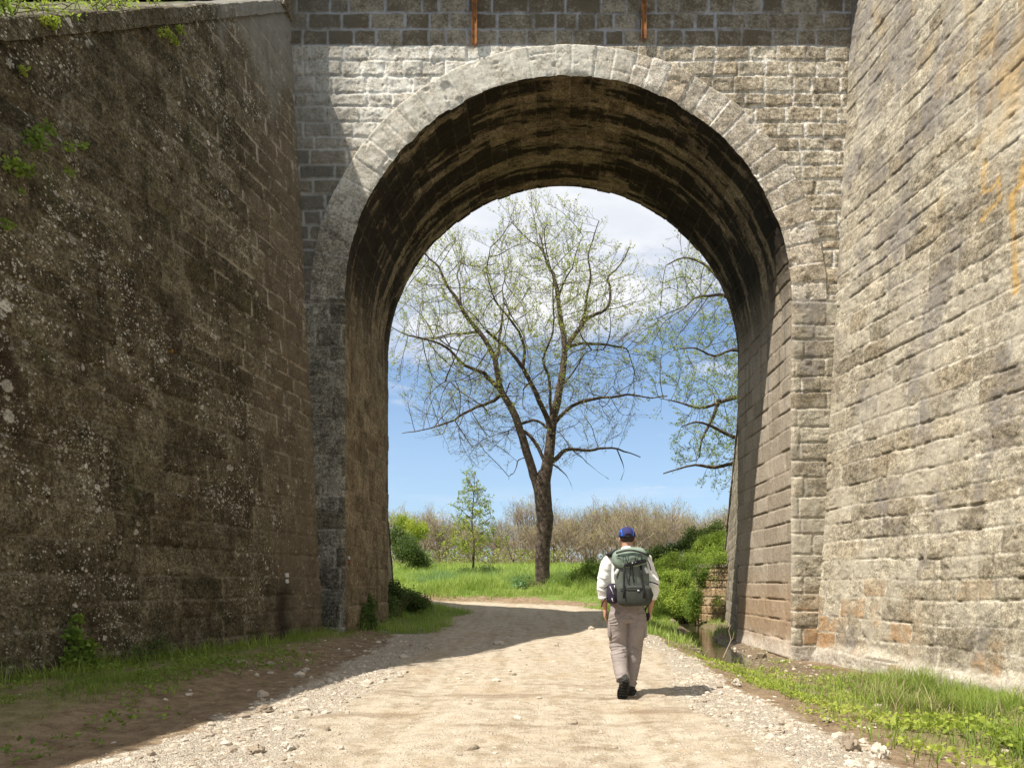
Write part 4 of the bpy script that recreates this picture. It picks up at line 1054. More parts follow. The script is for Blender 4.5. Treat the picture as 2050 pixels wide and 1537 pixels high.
# ---------------------------------------------------------------- orchard of bare twiggy trees
def orchard(kind, seed):
    rg = np.random.RandomState(seed); chains = []; trunk = []; LP = []
    H = 6.6 if kind != 2 else 5.4
    def grow(p, d, L, r, lev):
        n = 3; pts = [p]; q = p.copy(); dd = d.copy()
        for i in range(n):
            dd = dd+rg.normal(size=3)*0.13+np.array([0, 0, 0.07]); dd /= np.linalg.norm(dd); q = q+dd*L/n; pts.append(q)
        rr = np.linspace(r, r*0.6, n+1)
        (trunk if lev < 2 else chains).append((np.array(pts), rr))
        if lev >= 6 or r < 0.004: 
            if rg.uniform() < 0.5: LP.append(q)
            return
        for k in range(3):
            ax = rg.normal(size=3); ax -= dd*(ax@dd); ax /= np.linalg.norm(ax)+1e-9
            sp = rg.uniform(0.28, 0.72); nd = dd*math.cos(sp)+ax*math.sin(sp)+[0, 0, 0.05]
            grow(pts[-1 if k == 0 else -2]+0.0, nd/np.linalg.norm(nd), L*rg.uniform(0.66, 0.85), r*0.62, lev+1)
    for i in range(6 if kind != 1 else 5):
        a = 2*math.pi*i/6+rg.uniform(-.4, .4); s = rg.uniform(0.25, 1.0)
        d = np.array([math.cos(a)*math.sin(s), math.sin(a)*math.sin(s), math.cos(s)])
        grow(np.array([0, 0, 0.6]), d, H*rg.uniform(.20, .27), 0.06, 1)
    trunk.append((np.array([[0, 0, -0.2], [0.02, 0, 0.3], [0, 0, 0.8]]), np.array([0.13, 0.10, 0.09])))
    root = empty('orchard_tree'); tag(root, 'x', 'tree', 'bare twiggy orchard trees behind the field')
    tubes(trunk, lambda r: 6, 'trunk', M_BARK2, root)
    c = tubes(chains, lambda r: 3, 'crown', M_TWIG, root)
    leaves(np.array(LP), 0.11, 'leaves', M_BUD, root, seed=seed)
    return root
M_TWIG = simple('pinkish brown twigs', (0.42, 0.33, 0.25), var=0.4, sc=0.5, col2=(0.23, 0.175, 0.13))
M_BUD = leafmat('opening buds', [(0.30, 0.32, 0.06), (0.40, 0.36, 0.10), (0.46, 0.34, 0.18)], 0.35)
protos = [orchard(k, 50+k) for k in range(4)]
def dup(root, loc, rz, sc):
    r = root.copy(); C.objects.link(r); r.location = loc; r.rotation_euler = (0, 0, rz); r.scale = sc
    for c_ in root.children:
        k_ = c_.copy(); C.objects.link(k_); k_.parent = r
    return r
rg = np.random.RandomState(77); k = 0
for row, (D, n, x0, x1) in enumerate(((63, 12, -13.5, 21), (68, 13, -15, 23), (73, 13, -17, 25), (79, 13, -18, 28), (86, 13, -19, 30), (94, 12, -21, 33))):
    for i in range(n):
        x = x0+(x1-x0)*(i+0.5)/n+rg.uniform(-.8, .8); y = D+rg.uniform(-1.0, 1.0)
        s = rg.uniform(0.72, 1.30)*(1.10 if (row >= 2 and x > -2) else 1.0)*(0.90 if x < -4 else 1.05)
        loc = (x, y, G1(x, y)-0.05)
        pr = protos[k % 4]
        o = pr if k < 4 else dup(pr, loc, rg.uniform(0, 6.28), (s, s, s))
        if k < 4: o.location = loc; o.rotation_euler = (0, 0, rg.uniform(0, 6.28)); o.scale = (s, s, s)
        o['label'] = 'bare brown twiggy orchard tree in the front row along the field edge' if row == 0 else 'bare brown twiggy orchard tree in the close rows behind the front row'
        k += 1

# low brush between the orchard trunks: a mass of thin shoots
rg = np.random.RandomState(5); ch = []
for i in range(6500):
    y = rg.uniform(61.5, 104); x = rg.uniform(-.30*y-1, .37*y); b = np.array([x, y, float(3.0)]); h = rg.uniform(.5, 1.7); l = rg.normal(size=2)*.35*h
    ch.append((np.array([b, b+[l[0]*.4, l[1]*.4, h*.6], b+[l[0], l[1], h]]), np.array([.022, .017, .008])))
gzz = G(np.array([c[0][0, 0] for c in ch]), np.array([c[0][0, 1] for c in ch]), False)
ch = [(c[0]+[0, 0, g_-3.05], c[1]) for c, g_ in zip(ch, gzz)]
tag(tubes(ch, lambda r: 3, 'orchard_brush', M_TWIG), kind='stuff')
# ---------------------------------------------------------------- bushes
def bush(name, label, cat, blobs, n, leafm, ls, seed, loc, group=None, stemm=None, stems=14, dens=0.42, aspect=0.6, up=0.3, fscale=1.6):
    """blobs: (x,y,z,rx,ry,rz) world; leaves fill the shell of the lobes"""
    rg = np.random.RandomState(seed); P = []
    if len(blobs) < 12:
        nb = []
        for b in blobs:
            for q in range(9):
                d = rg.normal(size=3); d /= np.linalg.norm(d); f_ = rg.uniform(.35, .85); k = rg.uniform(.22, .55)
                nb.append((b[0]+d[0]*b[3]*f_, b[1]+d[1]*b[4]*f_, b[2]+d[2]*b[5]*f_*(1.15 if d[2] > 0 else .8), b[3]*k, b[4]*k, b[5]*k*rg.uniform(.8, 1.3)))
        blobs = nb
    vol = np.array([b[3]*b[4]+b[3]*b[5]+b[4]*b[5] for b in blobs]); vol = vol/vol.sum()
    while len(P) < n:
        m_ = n
        bi = rg.choice(len(blobs), m_, p=vol); B = np.array(blobs)[bi]
        d = rg.normal(size=(m_, 3)); d /= np.linalg.norm(d, axis=1)[:, None]
        lump = 0.78+0.5*fbm(d[:, 0]*3+B[:, 0]*2, d[:, 2]*3+d[:, 1]*2+B[:, 1], seed, 3)
        r = rg.uniform(0.35, 1, m_)**0.35*lump
        p = B[:, :3]+d*B[:, 3:]*r[:, None]
        q = vn(p[:, 0]*fscale*2, p[:, 2]*fscale*2+p[:, 1]*1.7, seed+2)*0.6+vn(p[:, 0]*fscale*5, p[:, 2]*fscale*5+p[:, 1]*4, seed+3)*0.4
        ok = (q > dens) & (p[:, 2] > G(p[:, 0], p[:, 1], False)-0.02 if loc[2] < 4 else q > dens)
        P += list(p[ok])
    P = np.array(P[:n])+rg.normal(size=(n, 3))*ls*1.1; root = empty(name, loc); tag(root, label, cat, group)
    base = -np.array(loc)
    leaves(P+base, ls, 'leaves', leafm, root, seed=seed, aspect=aspect, up=up)
    ch = []
    for i in range(stems):
        q = P[rg.randint(len(P))]; b0 = np.array(loc)+[rg.uniform(-.15, .15), rg.uniform(-.15, .15), 0]
        mid = (q+b0)/2+[0, 0, 0.15*np.linalg.norm(q-b0)]
        p_, r_ = smoothchain([b0, mid, q], [0.012 if ls < .09 else .03, 0.009, 0.004], 0.15); ch.append((p_+base, r_))
    tubes(ch, lambda r: 4, 'stems', stemm or M_STEM, root)
    return root
def blob(px, py, D, rpx, rpy, ry=None):
    x, y, z = at(px, py, D); return (x, y, z, rpx/F*D, ry or rpx/F*D, rpy/F*D)
def gl(px, D): x = (px-VX)/F*D; return (x, D, G1(x, D))
rgb = np.random.RandomState(8); BL = []
for i in range(110):
    px = rgb.uniform(1286, 1475); top = np.interp(px, [1286, 1310, 1345, 1385, 1420, 1475], [1150, 1122, 1100, 1082, 1064, 1042]); bot = np.interp(px, [1286, 1320, 1380, 1402, 1415, 1475], [1195, 1215, 1232, 1225, 1150, 1120])
    f_ = rgb.uniform(); py = top+16+(bot-top-22)*f_; D = np.interp(f_, [0, 1], [31.5, 27.2])+rgb.uniform(-.4, .4)
    r = rgb.uniform(8, 19); BL.append(blob(px, py, D, r, r*rgb.uniform(.7, 1.0)))
bush('bramble_thicket', 'large mound of green brambles and ivy rising beside the stream right of the hiker', 'bramble thicket', BL, 80000, M_BRAM, 0.075, 21, gl(1370, 28.5), stems=60, dens=0.43, fscale=2.4)
BL = [blob(1393+rgb.uniform(-12, 16)-8*q_, 1125+105*q_, 25.9, 11, 12) for q_ in np.linspace(0, 1, 14)]+[blob(1420, 1126, 26.2, 14, 8), blob(1440, 1118, 26.0, 12, 9)]+[blob(1412+12*q_, 1146+14*q_*q_, 25.7, 9, 10) for q_ in (0, 1, 2)]+[blob(1405-18*q_, 1140+85*q_, 25.6, 13, 13) for q_ in np.linspace(0, 1, 8)]
bush('hanging_ivy', 'dark ivy hanging over the low retaining wall above the stream', 'ivy', BL, 11000, M_MIDG, 0.06, 121, gl(1395, 26.4), stems=10, dens=.40)
bush('dark_shrub', 'dark green shrub behind the low right mound along the stream', 'shrub', [blob(1285+11*q_+rgb.uniform(-5, 5), 1128-5.2*q_+rgb.uniform(-9, 12), 33.5, rgb.uniform(11, 20), rgb.uniform(9, 17)) for q_ in range(15)], 16000, M_DARK, 0.09, 22, gl(1350, 33), dens=0.42)
bush('round_shrub', 'mid green shrub between the big oak and the hiker', 'shrub', [blob(1180, 1150, 34, 34, 32), blob(1215, 1145, 35, 28, 32), blob(1150, 1165, 33.5, 16, 20), blob(1240, 1160, 33, 24, 32)], 15000, M_MIDG, 0.085, 23, gl(1190, 34), dens=0.42)
bush('dark_shrub', 'dark leafy bush at the left edge of the field, touching the arch edge in view', 'shrub', [blob(815, 1105, 50, 28, 36), blob(840, 1115, 50, 20, 24), blob(800, 1090, 51, 22, 34)], 12000, M_DARK, 0.14, 24, gl(818, 50), dens=0.42)
bush('pale_shrub', 'pale yellow green shrub rising above the dark bush at left of the field', 'shrub', [blob(835, 1062, 55, 26, 26), blob(812, 1050, 56, 22, 24)], 5000, M_YEL, 0.14, 25, gl(832, 55), dens=0.5)
bush('low_weed', 'low dark weed clump at the foot of the slender young tree', 'weed', [blob(930, 1148, 42, 24, 12), blob(965, 1146, 42, 26, 11), blob(1000, 1150, 41, 22, 10)], 6000, M_DARK, 0.09, 26, gl(946, 42), dens=0.4)
bush('broadleaf_weed', 'pale broad leaved weed at the foot of the big oak', 'weed', [blob(1098, 1190, 30.5, 14, 7), blob(1040, 1178, 31, 10, 6)], 700, M_BLUEG, 0.15, 27, gl(1095, 30.5), dens=0.3, aspect=0.8)
bush('nettle_clump', 'dark nettle clump against the left tunnel reveal', 'nettles', [blob(726, 1240, 15.2, 22, 34), blob(712, 1262, 14.8, 22, 20), blob(735, 1215, 15.6, 12, 20)], 6500, M_DARK, 0.065, 28, gl(722, 15.2), dens=0.36)
bush('nettle_clump', 'broad dark nettle clump at the far end of the left reveal', 'nettles', [blob(790, 1200, 19.5, 26, 26), blob(825, 1205, 20.5, 26, 18), blob(770, 1215, 18.2, 20, 24), blob(850, 1212, 21.5, 20, 9)], 9000, M_DARK, 0.07, 29, gl(795, 19), dens=0.36)
# plants growing on the left wall
def wl(px, py, off=0.06):
    k = (px-VX)/F; z = CH
    for _ in range(10):
        D = (CLX-0.18*Y0-0.055*z)/(k-0.18); z = CH+(VY-py)/F*D
    return Vector((CLX-0.18*(Y0-D)-0.055*z, D, z))+Vector((1, -.18, .055)).normalized()*off
def wallplant(name, label, spots, n, ls, leafm, seed, cat='wall plant', base=None):
    pts = [wl(px, py, off) for px, py, r, off in spots]
    bl = [(p.x, p.y, p.z, r, r, r*0.9) for p, (a, b, r, o) in zip(pts, spots)]
    b0 = tuple(wl(*base)) if base else tuple(wl(spots[0][0], spots[0][1]+6, 0.01))
    rg = np.random.RandomState(seed); P = []
    for b in bl:
        m_ = max(8, int(n*b[3]**2/sum(q[3]**2 for q in bl))); d = rg.normal(size=(m_, 3)); d /= np.linalg.norm(d, axis=1)[:, None]
        P.append(np.array(b[:3])+d*np.array(b[3:])*(rg.uniform(0.1, 1, m_)**0.6)[:, None])
    P = np.concatenate(P); root = empty(name, b0); tag(root, label, cat)
    leaves(P-np.array(b0), ls, 'leaves', leafm, root, seed=seed, aspect=0.8)
    ch = []
    for b in bl:
        p_, r_ = smoothchain([b0, (np.array(b0)+b[:3])/2+[0.05, -0.02, 0.06], b[:3]], [.006, .004, .002], .05); ch.append((p_-np.array(b0), r_))
        for i in range(5):
            e = np.array(b[:3])+rg.normal(size=3)*b[3]*0.6; p_, r_ = smoothchain([b[:3], (np.array(b[:3])+e)/2+[0, 0, .02], e], [.003, .0025, .0015], .05); ch.append((p_-np.array(b0), r_))
    tubes(ch, lambda r: 4, 'stems', M_STEM, root)
wallplant('fig_sprig', 'leafy green sprig hanging out of the left wall at mid height by the picture edge', [(50, 285, .13, .16), (72, 262, .07, .16), (10, 335, .12, .14), (35, 345, .08, .12), (118, 300, .06, .12), (145, 293, .045, .12), (125, 345, .05, .10), (5, 450, .06, .06), (35, 388, .025, .06)], 420, 0.055, M_MIDG, 31, base=(20, 320, .01))
wallplant('wall_weed', 'green tuft growing from the left wall just under the cap stones near the arch', [(325, 70, .10, .08), (350, 62, .07, .08), (312, 68, .05, .06), (345, 85, .06, .05)], 260, 0.04, M_LIME, 32)
wallplant('wall_weed', 'small pale flowering tuft on the cap stones at upper left', [(88, 48, .08, .12), (75, 45, .05, .1), (95, 58, .04, .1)], 160, 0.035, M_YEL, 33)
wallplant('wall_weed', 'tiny green seedling on the left wall under the cap stones', [(38, 143, .045, .05)], 30, 0.05, M_LIME, 34)
wallplant('creeper', 'dark creeper climbing the foot of the left wall', [(150, 1300, .16, .10), (160, 1330, .14, .12), (135, 1270, .10, .08), (130, 1320, .10, .08), (180, 1335, .10, .10), (145, 1240, .07, .06)], 900, 0.06, M_MIDG, 35, base=(150, 1360, .05))
wallplant('wall_weed', 'fine green weed spray low on the left wall beside the creeper', [(270, 1300, .18, .10), (310, 1290, .16, .10), (250, 1330, .12, .08)], 330, 0.04, M_DARK, 36, base=(285, 1350, .05))
wallplant('wall_weed', 'small sprout at the sunlit foot of the right arch corner', [(150, 1290, .01, .05)], 4, 0.01, M_LIME, 37) if False else None
# weeds standing on the cap, seen against the sky at upper left
def capplant(px, sc_, n, leafm, seed, label, name='cap_weed'):
    k = (px-VX)/F
    D = 9.0
    for _ in range(30):
        z = float(LTOP(np.array(Y0-D))); D = (CLX-0.18*Y0-0.055*z)/(k-0.18)
    x = CLX-0.18*(Y0-D)-0.055*z-0.12
    b0 = np.array((x, D, z-0.01)); rg = np.random.RandomState(seed); ch = []; P = []
    for i in range(7):
        e = b0+np.array([rg.normal()*0.22*sc_, rg.normal()*0.25*sc_, rg.uniform(.15, .4)*sc_]); p_, r_ = smoothchain([b0+rg.normal(size=3)*[.08, .1, 0], (b0+e)/2+[0, 0, .05], e], [.006, .004, .002], .05)
        ch.append((p_-b0, r_))
        for w_ in range(n//7): P.append(p_[rg.randint(len(p_)//3, len(p_))]+rg.normal(size=3)*0.06*sc_)
    root = empty(name, tuple(b0)); tag(root, label, 'weed')
    leaves(np.array(P)-b0, 0.055*sc_, 'leaves', leafm, root, seed=seed); tubes(ch, lambda r: 4, 'stems', M_STEM, root)
for q in ((14, 1.3, 260, M_MIDG, 41, 'dark bushy weed on the cap of the left wall in the corner of the picture'), (60, 1.0, 120, M_LIME, 42, 'light green weed on the wall cap, second from the picture corner'), (110, .8, 90, M_YEL, 43, 'yellowish weed on the wall cap, third from the picture corner'),
          (160, .7, 60, M_LIME, 44, 'sparse weed on the wall cap, fourth from the picture corner'), (215, 1.1, 210, M_LIME, 45, 'bright leafy weed on the wall cap, halfway along it'), (255, .9, 120, M_LIME, 46, 'bright weed on the wall cap, nearer the arch than the leafy one'), (325, .7, 50, M_YEL, 47, 'small weed on the wall cap nearest the arch')): capplant(*q)
# unseen scrub added on the wall top to lengthen its shadow on the road
for j, yy_ in enumerate((1.6, 3.0, 4.2)):
    x_ = CLX-0.18*(Y0-yy_)-0.4-.35; b = (x_-0.2, yy_, 7.25, .55, .7, .5)
    bush('top_shrub', ['green scrub bush on the left wall top nearest the viewer', 'green scrub bush on the left wall top, middle one', 'green scrub bush on the left wall top, farthest one'][j], 'shrub', [b], 2500, M_MIDG, .08, 60+j, (x_-0.2, yy_, 6.9), dens=.3)

# ---------------------------------------------------------------- grass
def scatter_pts(n, x0, x1, y0, y1, dens, seed):
    rg = np.random.RandomState(seed); x = rg.uniform(x0, x1, n); y = rg.uniform(y0, y1, n)
    k = rg.uniform(size=n) < dens(x, y); x = x[k]; y = y[k]
    return np.stack([x, y, G(x, y)-0.01], -1)
clump = lambda x, y, s=3, sd=3, a=.35, b=.6: ss(a, b, fbm(x*s, y*s, sd, 3))
def near_grass(x, y): 
    r, g, gs, w = masks(x, y); return gs*(1-0.8*w)
# right foreground long grass along the wall
P = scatter_pts(75000, 2.4, 6.4, 3.6, 10.5, lambda x, y: (0.06+ss(3.5, 4.6, x+1.2*(fbm(x, y, 5, 3)-.5)-0.12*(y-6)))*(0.07+clump(x, y, 2.9, 41, .47, .60)), 1)
P = P[P[:, 0] < 5.46+0.161*(Y0-P[:, 1])-0.1]
blades(P, 0.24, 0.008, 'long_grass', M_GRASS, 0.95, 2, kind='stuff')
P = scatter_pts(16000, 2.4, 6.4, 4.0, 10, lambda x, y: ss(3.5, 4.8, x)*clump(x, y, 1.6, 43, .48, .6), 5); P = P[P[:, 0] < 5.46+0.161*(Y0-P[:, 1])-0.1]
blades(P, 0.26, 0.007, 'dry_grass', M_DRY, 0.8, 3, kind='stuff')
# short patchy grass on both verges
P = scatter_pts(130000, -6.5, 6.3, 3.4, 15.5, lambda x, y: near_grass(x, y)*clump(x, y, 3.5, 47, .40, .58), 7)
P = P[(P[:, 0] < 5.46+0.161*(Y0-P[:, 1])-0.05) & (P[:, 0] > CLX-0.18*np.maximum(Y0-P[:, 1], 0)+0.02)]
blades(P, 0.075, 0.006, 'short_grass', M_GRASS, 0.8, 4, kind='stuff')
# taller tufts at the foot of the left wall
P = scatter_pts(30000, -6.0, -3.6, 4, 17.5, lambda x, y: ss(0.75, 0.15, x-(CLX-0.18*np.maximum(Y0-y, 0)))*clump(x, y, 2.5, 49, .36, .56), 8)
P = P[P[:, 0] > np.where(P[:, 1] < Y0, CLX-0.18*(Y0-P[:, 1]), XL)+0.03]
blades(P, 0.19, 0.009, 'wall_foot_grass', M_GRASS, 0.7, 5, kind='stuff')
# beyond the tunnel
P = scatter_pts(70000, -9, 5.2, 14.5, 30, lambda x, y: masks(x, y)[2]*(np.hypot(x-xs_(y), 0) > 0.7)*clump(x, y, 1.5, 51, .25, .5), 9)
P = P[(P[:, 1] > 17.7) | ((P[:, 0] > -3.95) & (P[:, 0] < 4.9))]
blades(P, 0.16, 0.012, 'verge_grass', M_FIELD, 0.6, 6, kind='stuff')
P = scatter_pts(90000, -11, 8, 28.6, 40, lambda x, y: ss(2.2, 2.9, roaddist(x, y))*ss(28.4, 30.5, y+0.3*x*(x > 0))*clump(x, y, 1.2, 53, .2, .45), 10)
o = blades(P, 0.50, 0.018, 'field_grass', M_FIELD, 0.55, 11, kind='stuff', hs=0.7)
P = scatter_pts(40000, -11, 9, 33, 42, lambda x, y: clump(x, y, 0.35, 57, .48, .6), 12)
blades(P, 0.45, 0.022, 'blue_green_grass', M_BLUEG, 0.5, 13, kind='stuff')
P = scatter_pts(60000, -15, 12, 40, 63, lambda x, y: clump(x, y, .8, 55, .1, .3), 14)
blades(P, 0.34, 0.035, 'far_field_grass', M_FIELD, 0.4, 15, kind='stuff')
# broad leaved ground plants, lower right
P = scatter_pts(16000, 2.3, 5.2, 3.5, 7.6, lambda x, y: ss(2.6, 3.3, x)*(1-ss(5.0, 7.5, y))*clump(x, y, 1.7, 61, .45, .58), 16)
rgl = np.random.RandomState(4); P[:, 2] += rgl.uniform(0.03, 0.12, len(P))
tag(leaves(P, 0.055, 'broadleaf_ground_cover', M_LIME, seed=17, aspect=0.9, up=1.5), kind='stuff')
P = scatter_pts(20000, 2.0, 5.2, 5, 13.5, lambda x, y: ss(2.2, 2.9, x-0.0*(y))*clump(x, y, 2.0, 63, .52, .64), 18); P[:, 2] += rgl.uniform(0.015, 0.06, len(P))
tag(leaves(P, 0.04, 'small_weeds', M_LIME, seed=19, aspect=0.7, up=1.2), kind='stuff')
P = scatter_pts(20000, -6.2, -2.6, 4, 17, lambda x, y: ss(-3.0, -4.2, x)*clump(x, y, 2.0, 65, .50, .62), 20); P = P[P[:, 0] > CLX-0.18*np.maximum(Y0-P[:, 1], 0)+0.05]; P[:, 2] += rgl.uniform(0.015, 0.09, len(P))
tag(leaves(P, 0.045, 'verge_weeds', M_MIDG, seed=21, aspect=0.7, up=1.2), kind='stuff')

# ---------------------------------------------------------------- stones
def ico(sub_=1):
    bm = bmesh.new(); bmesh.ops.create_icosphere(bm, subdivisions=sub_, radius=1)
    V = np.array([v.co[:] for v in bm.verts]); Fc = np.array([[v.index for v in f.verts] for f in bm.faces]); bm.free(); return V, Fc
def stones(P, size, name, mat, seed, sub_=1, tall=0.6):
    rg = np.random.RandomState(seed); n = len(P); V0, F0 = ico(sub_); m_ = len(V0)
    s = size*np.exp(rg.normal(size=n)*0.5); a = rg.uniform(0, 6.283, n)
    sx = rg.uniform(.7, 1.25, n); sy = rg.uniform(.7, 1.25, n); sz = rg.uniform(.45, .95, n)*tall/.6
    j = 1+0.28*(rg.uniform(size=(n, m_))-0.5)*2
    X = V0[None, :, 0]*j*sx[:, None]; Y = V0[None, :, 1]*j*sy[:, None]; Z = V0[None, :, 2]*j*sz[:, None]
    ca, sa = np.cos(a)[:, None], np.sin(a)[:, None]
    V = np.stack([(X*ca-Y*sa)*s[:, None]+P[:, 0:1], (X*sa+Y*ca)*s[:, None]+P[:, 1:2], Z*s[:, None]+P[:, 2:3]+0.2*s[:, None]], -1).reshape(-1, 3)
    Fc = (F0[None]+(np.arange(n)*m_)[:, None, None]).reshape(-1, 3)
    r = np.repeat(rg.uniform(size=n), m_)
    return link(name, npmesh(name, V, Fc, smooth=False, attr={'rnd': r}), mat)
m_st, tt, bb = newmat('limestone chips')
a_ = tt.attr('rnd').outputs['Fac']; nf = tt.noise(60, 4, .6, tt.pos())
cc = tt.mix(a_, (0.28, 0.225, 0.16), (0.58, 0.51, 0.41)); cc = tt.mix(tt.m('MULTIPLY', tt.ramp(nf, .4, .6), .35), cc, (0.28, 0.23, 0.17)); tt.set(bb, 'Base Color', cc)
tt.set(bb, 'Normal', tt.n('ShaderNodeBump', {'Height': nf, 'Strength': 1.0, 'Distance': 0.006}).outputs[0])
gdens = lambda lo=.3: (lambda x, y: ss(lo, 0.75, masks(x, y)[1]))
P = scatter_pts(80000, -4.2, 3.4, 3.4, 9.0, gdens(.2), 31); tag(stones(P, 0.0095, 'gravel', m_st, 32, 1), kind='stuff')
P = scatter_pts(34000, -4.2, 3.6, 8.0, 15, gdens(), 33); tag(stones(P, 0.0105, 'gravel', m_st, 34, 1), kind='stuff')
P = scatter_pts(3000, -5.5, 5, 3.6, 9, lambda x, y: 0.07+0.5*masks(x, y)[1], 35); tag(stones(P, 0.015, 'scattered_stones', m_st, 36, 2), kind='stuff')
P = scatter_pts(12000, -3, 3.2, 3.4, 13, lambda x, y: np.full(np.shape(x), 1.0), 37); tag(stones(P, 0.0058, 'road_pebbles', m_st, 38, 1), kind='stuff')
P = scatter_pts(3500, -5, 5.2, 8, 17.5, lambda x, y: 0.15+0.6*ss(-2.4, -3.2, x)*(x > -4.3)+0.5*ss(3.6, 4.4, x), 39); P = P[(P[:, 0] > -4.2)]
tag(stones(P, 0.019, 'scattered_stones', m_st, 40, 1), kind='stuff')
rk = [(530, 1425, .042, 'flat pale stone alone on the dirt near the left shadow edge'), (600, 1475, .035, 'grey stone at the left gravel strip, farther of the two big ones'), (575, 1500, .04, 'pale stone at the left gravel strip, nearer the picture bottom'), (512, 1505, .04, 'brownish stone in the left gravel strip by the bottom edge'),
      (1475, 1372, .045, 'white stone lying on the right gravel strip past the shadow'), (1655, 1443, .045, 'pale flat stone on brown soil, right of the gravel'), (1700, 1500, .05, 'white stone with jagged top near the lower right weeds'), (1760, 1513, .06, 'long flat white stone near the bottom right corner'), (1560, 1465, .035, 'rounded white stone in the right gravel strip')]
for i, (px, py, s_, lb) in enumerate(rk):
    D = CH*F/(py-VY); x_ = (px-VX)/F*D; g_ = G1(x_, D); D = (CH-g_)*F/(py-VY); x_ = (px-VX)/F*D
    o = stones(np.array([[0, 0, 0.0]]), s_, 'stone', m_st, 70+i, 3, .7); o.location = (x_, D, G1(x_, D)+0.005); tag(o, lb, 'stone')

m_mud = simple('muddy stone', (0.26, 0.205, 0.14), var=.5, sc=8)
P = scatter_pts(6000, 3.0, 7.5, 12.0, 27, lambda x, y: np.exp(-((np.abs(x-xs_(y))-0.75)/0.4)**2), 141); P = P[(P[:, 1] > 17.6) | (P[:, 0] < 4.75)]
tag(stones(P, 0.02, 'stream_stones', m_mud, 142, 1), kind='stuff')
P = scatter_pts(9000, 2.2, 6.8, 12.5, 27, lambda x, y: np.exp(-((np.abs(x-xs_(y)+.1)-0.85)/0.35)**2)*clump(x, y, 1.5, 143, .42, .58), 144); P = P[(P[:, 1] > 17.6) | (P[:, 0] < 4.75)]
blades(P, 0.22, 0.012, 'stream_bank_grass', M_FIELD, 0.8, 145, kind='stuff')
P = scatter_pts(26000, -6.9, -3.9, 3.4, 9.0, lambda x, y: clump(x, y, 1.4, 147, .38, .58)*ss(-3.7, -4.6, x), 148); P = P[P[:, 0] > CLX-0.18*(Y0-P[:, 1])+0.03]
blades(P, 0.09, 0.006, 'shaded_grass', M_GRASS, 0.9, 149, kind='stuff')

P = scatter_pts(26000, -22, 28, 60, 80, lambda x, y: clump(x, y, .25, 151, .42, .6), 152); P[:, 2] += np.random.RandomState(6).uniform(0, 1.5, len(P))**1.2
tag(leaves(P, 0.16, 'orchard_undergrowth', M_YEL, seed=153, aspect=0.7, up=.5), kind='stuff')
# ================================================================== hiker (local space: x right, y ahead, z up, feet at 0)
PX, PD = (1256-VX)/F*7.18, 7.18
pz = G1(PX, PD)+0.012
def ring_tube(bm, pts, n=16):
    """pts: (x,y,z,rx,ry) elliptical sections lofted in order"""
    V = []; m = len(pts); P = [Vector(p[:3]) for p in pts]; ref = None
    for i, p in enumerate(pts):
        d = (P[min(i+1, m-1)]-P[max(i-1, 0)]).normalized()
        if ref is None: ref = (Vector((1, 0, 0))-d*d.x).normalized() if abs(d.x) < .9 else Vector((0, 1, 0))
        ref = (ref-d*ref.dot(d)).normalized(); b = d.cross(ref)
        V.append([bm.verts.new(P[i]+ref*math.cos(2*math.pi*k/n)*p[3]+b*math.sin(2*math.pi*k/n)*p[4]) for k in range(n)])
    for i in range(m-1):
        for k in range(n): bm.faces.new((V[i][k], V[i][(k+1) % n], V[i+1][(k+1) % n], V[i+1][k]))
    bm.faces.new(list(reversed(V[0]))); bm.faces.new(V[-1])
def ball(bm, c, r, rot=None):
    M = Matrix.Translation(c) @ (rot or Matrix()) @ Matrix.Diagonal((r[0], r[1], r[2], 1))
    bmesh.ops.create_uvsphere(bm, u_segments=20, v_segments=14, radius=1, matrix=M)
def fuse(bm, name, mat, parent, voxel=0.006, smooth=4, fold=None):
    """join the volumes into one continuous skin"""
    me = bpy.data.meshes.new('tmp'); bm.normal_update(); bm.to_mesh(me); bm.free()
    o = bpy.data.objects.new('tmp', me); C.objects.link(o)
    md = o.modifiers.new('r', 'REMESH'); md.mode = 'VOXEL'; md.voxel_size = voxel
    if smooth: sm = o.modifiers.new('s', 'SMOOTH'); sm.iterations = smooth; sm.factor = 0.5
    dg = bpy.context.evaluated_depsgraph_get(); dg.update()
    m2 = bpy.data.meshes.new_from_object(o.evaluated_get(dg)); bpy.data.objects.remove(o); m2.name = name
    n = len(m2.vertices); co = np.zeros(n*3); m2.vertices.foreach_get('co', co); co = co.reshape(-1, 3)
    if fold is not None:
        nr = np.zeros(n*3); m2.vertices.foreach_get('normal', nr); nr = nr.reshape(-1, 3)
        co = co+nr*fold(co[:, 0], co[:, 1], co[:, 2], nr)[:, None]; m2.vertices.foreach_set('co', co.astype(np.float32).ravel())
    m2.polygons.foreach_set('use_smooth', [True]*len(m2.polygons)); m2.update(); m2.materials.clear()
    return link(name, m2, mat, parent)
hiker = empty('person', (PX, PD, pz)); tag(hiker, 'hiker seen from behind in white shirt, grey trousers and blue cap, walking up the road', 'person')
m_skin = simple('tanned skin', (0.50, 0.27, 0.175), rough=0.55, var=0.18, sc=25, bump=0.002, spec=0.35)
m_shirt = simple('white cotton', (0.78, 0.76, 0.70), var=0.06, sc=12, bump=0.004, bsc=28)
m_trous = simple('taupe hiking cloth', (0.295, 0.25, 0.225), var=0.14, sc=9, bump=0.004, bsc=40)
m_hair = simple('dark greying hair', (0.055, 0.04, 0.03), var=0.4, sc=80, bump=0.003, bsc=200)
m_navy = simple('navy cap cloth', (0.035, 0.035, 0.115), var=0.2, sc=40, bump=0.001)
m_blue = simple('bright blue cap panel', (0.02, 0.12, 0.50), var=0.1, sc=40)
m_boot = simple('dark boot leather', (0.05, 0.05, 0.042), var=0.4, sc=30, bump=0.003)
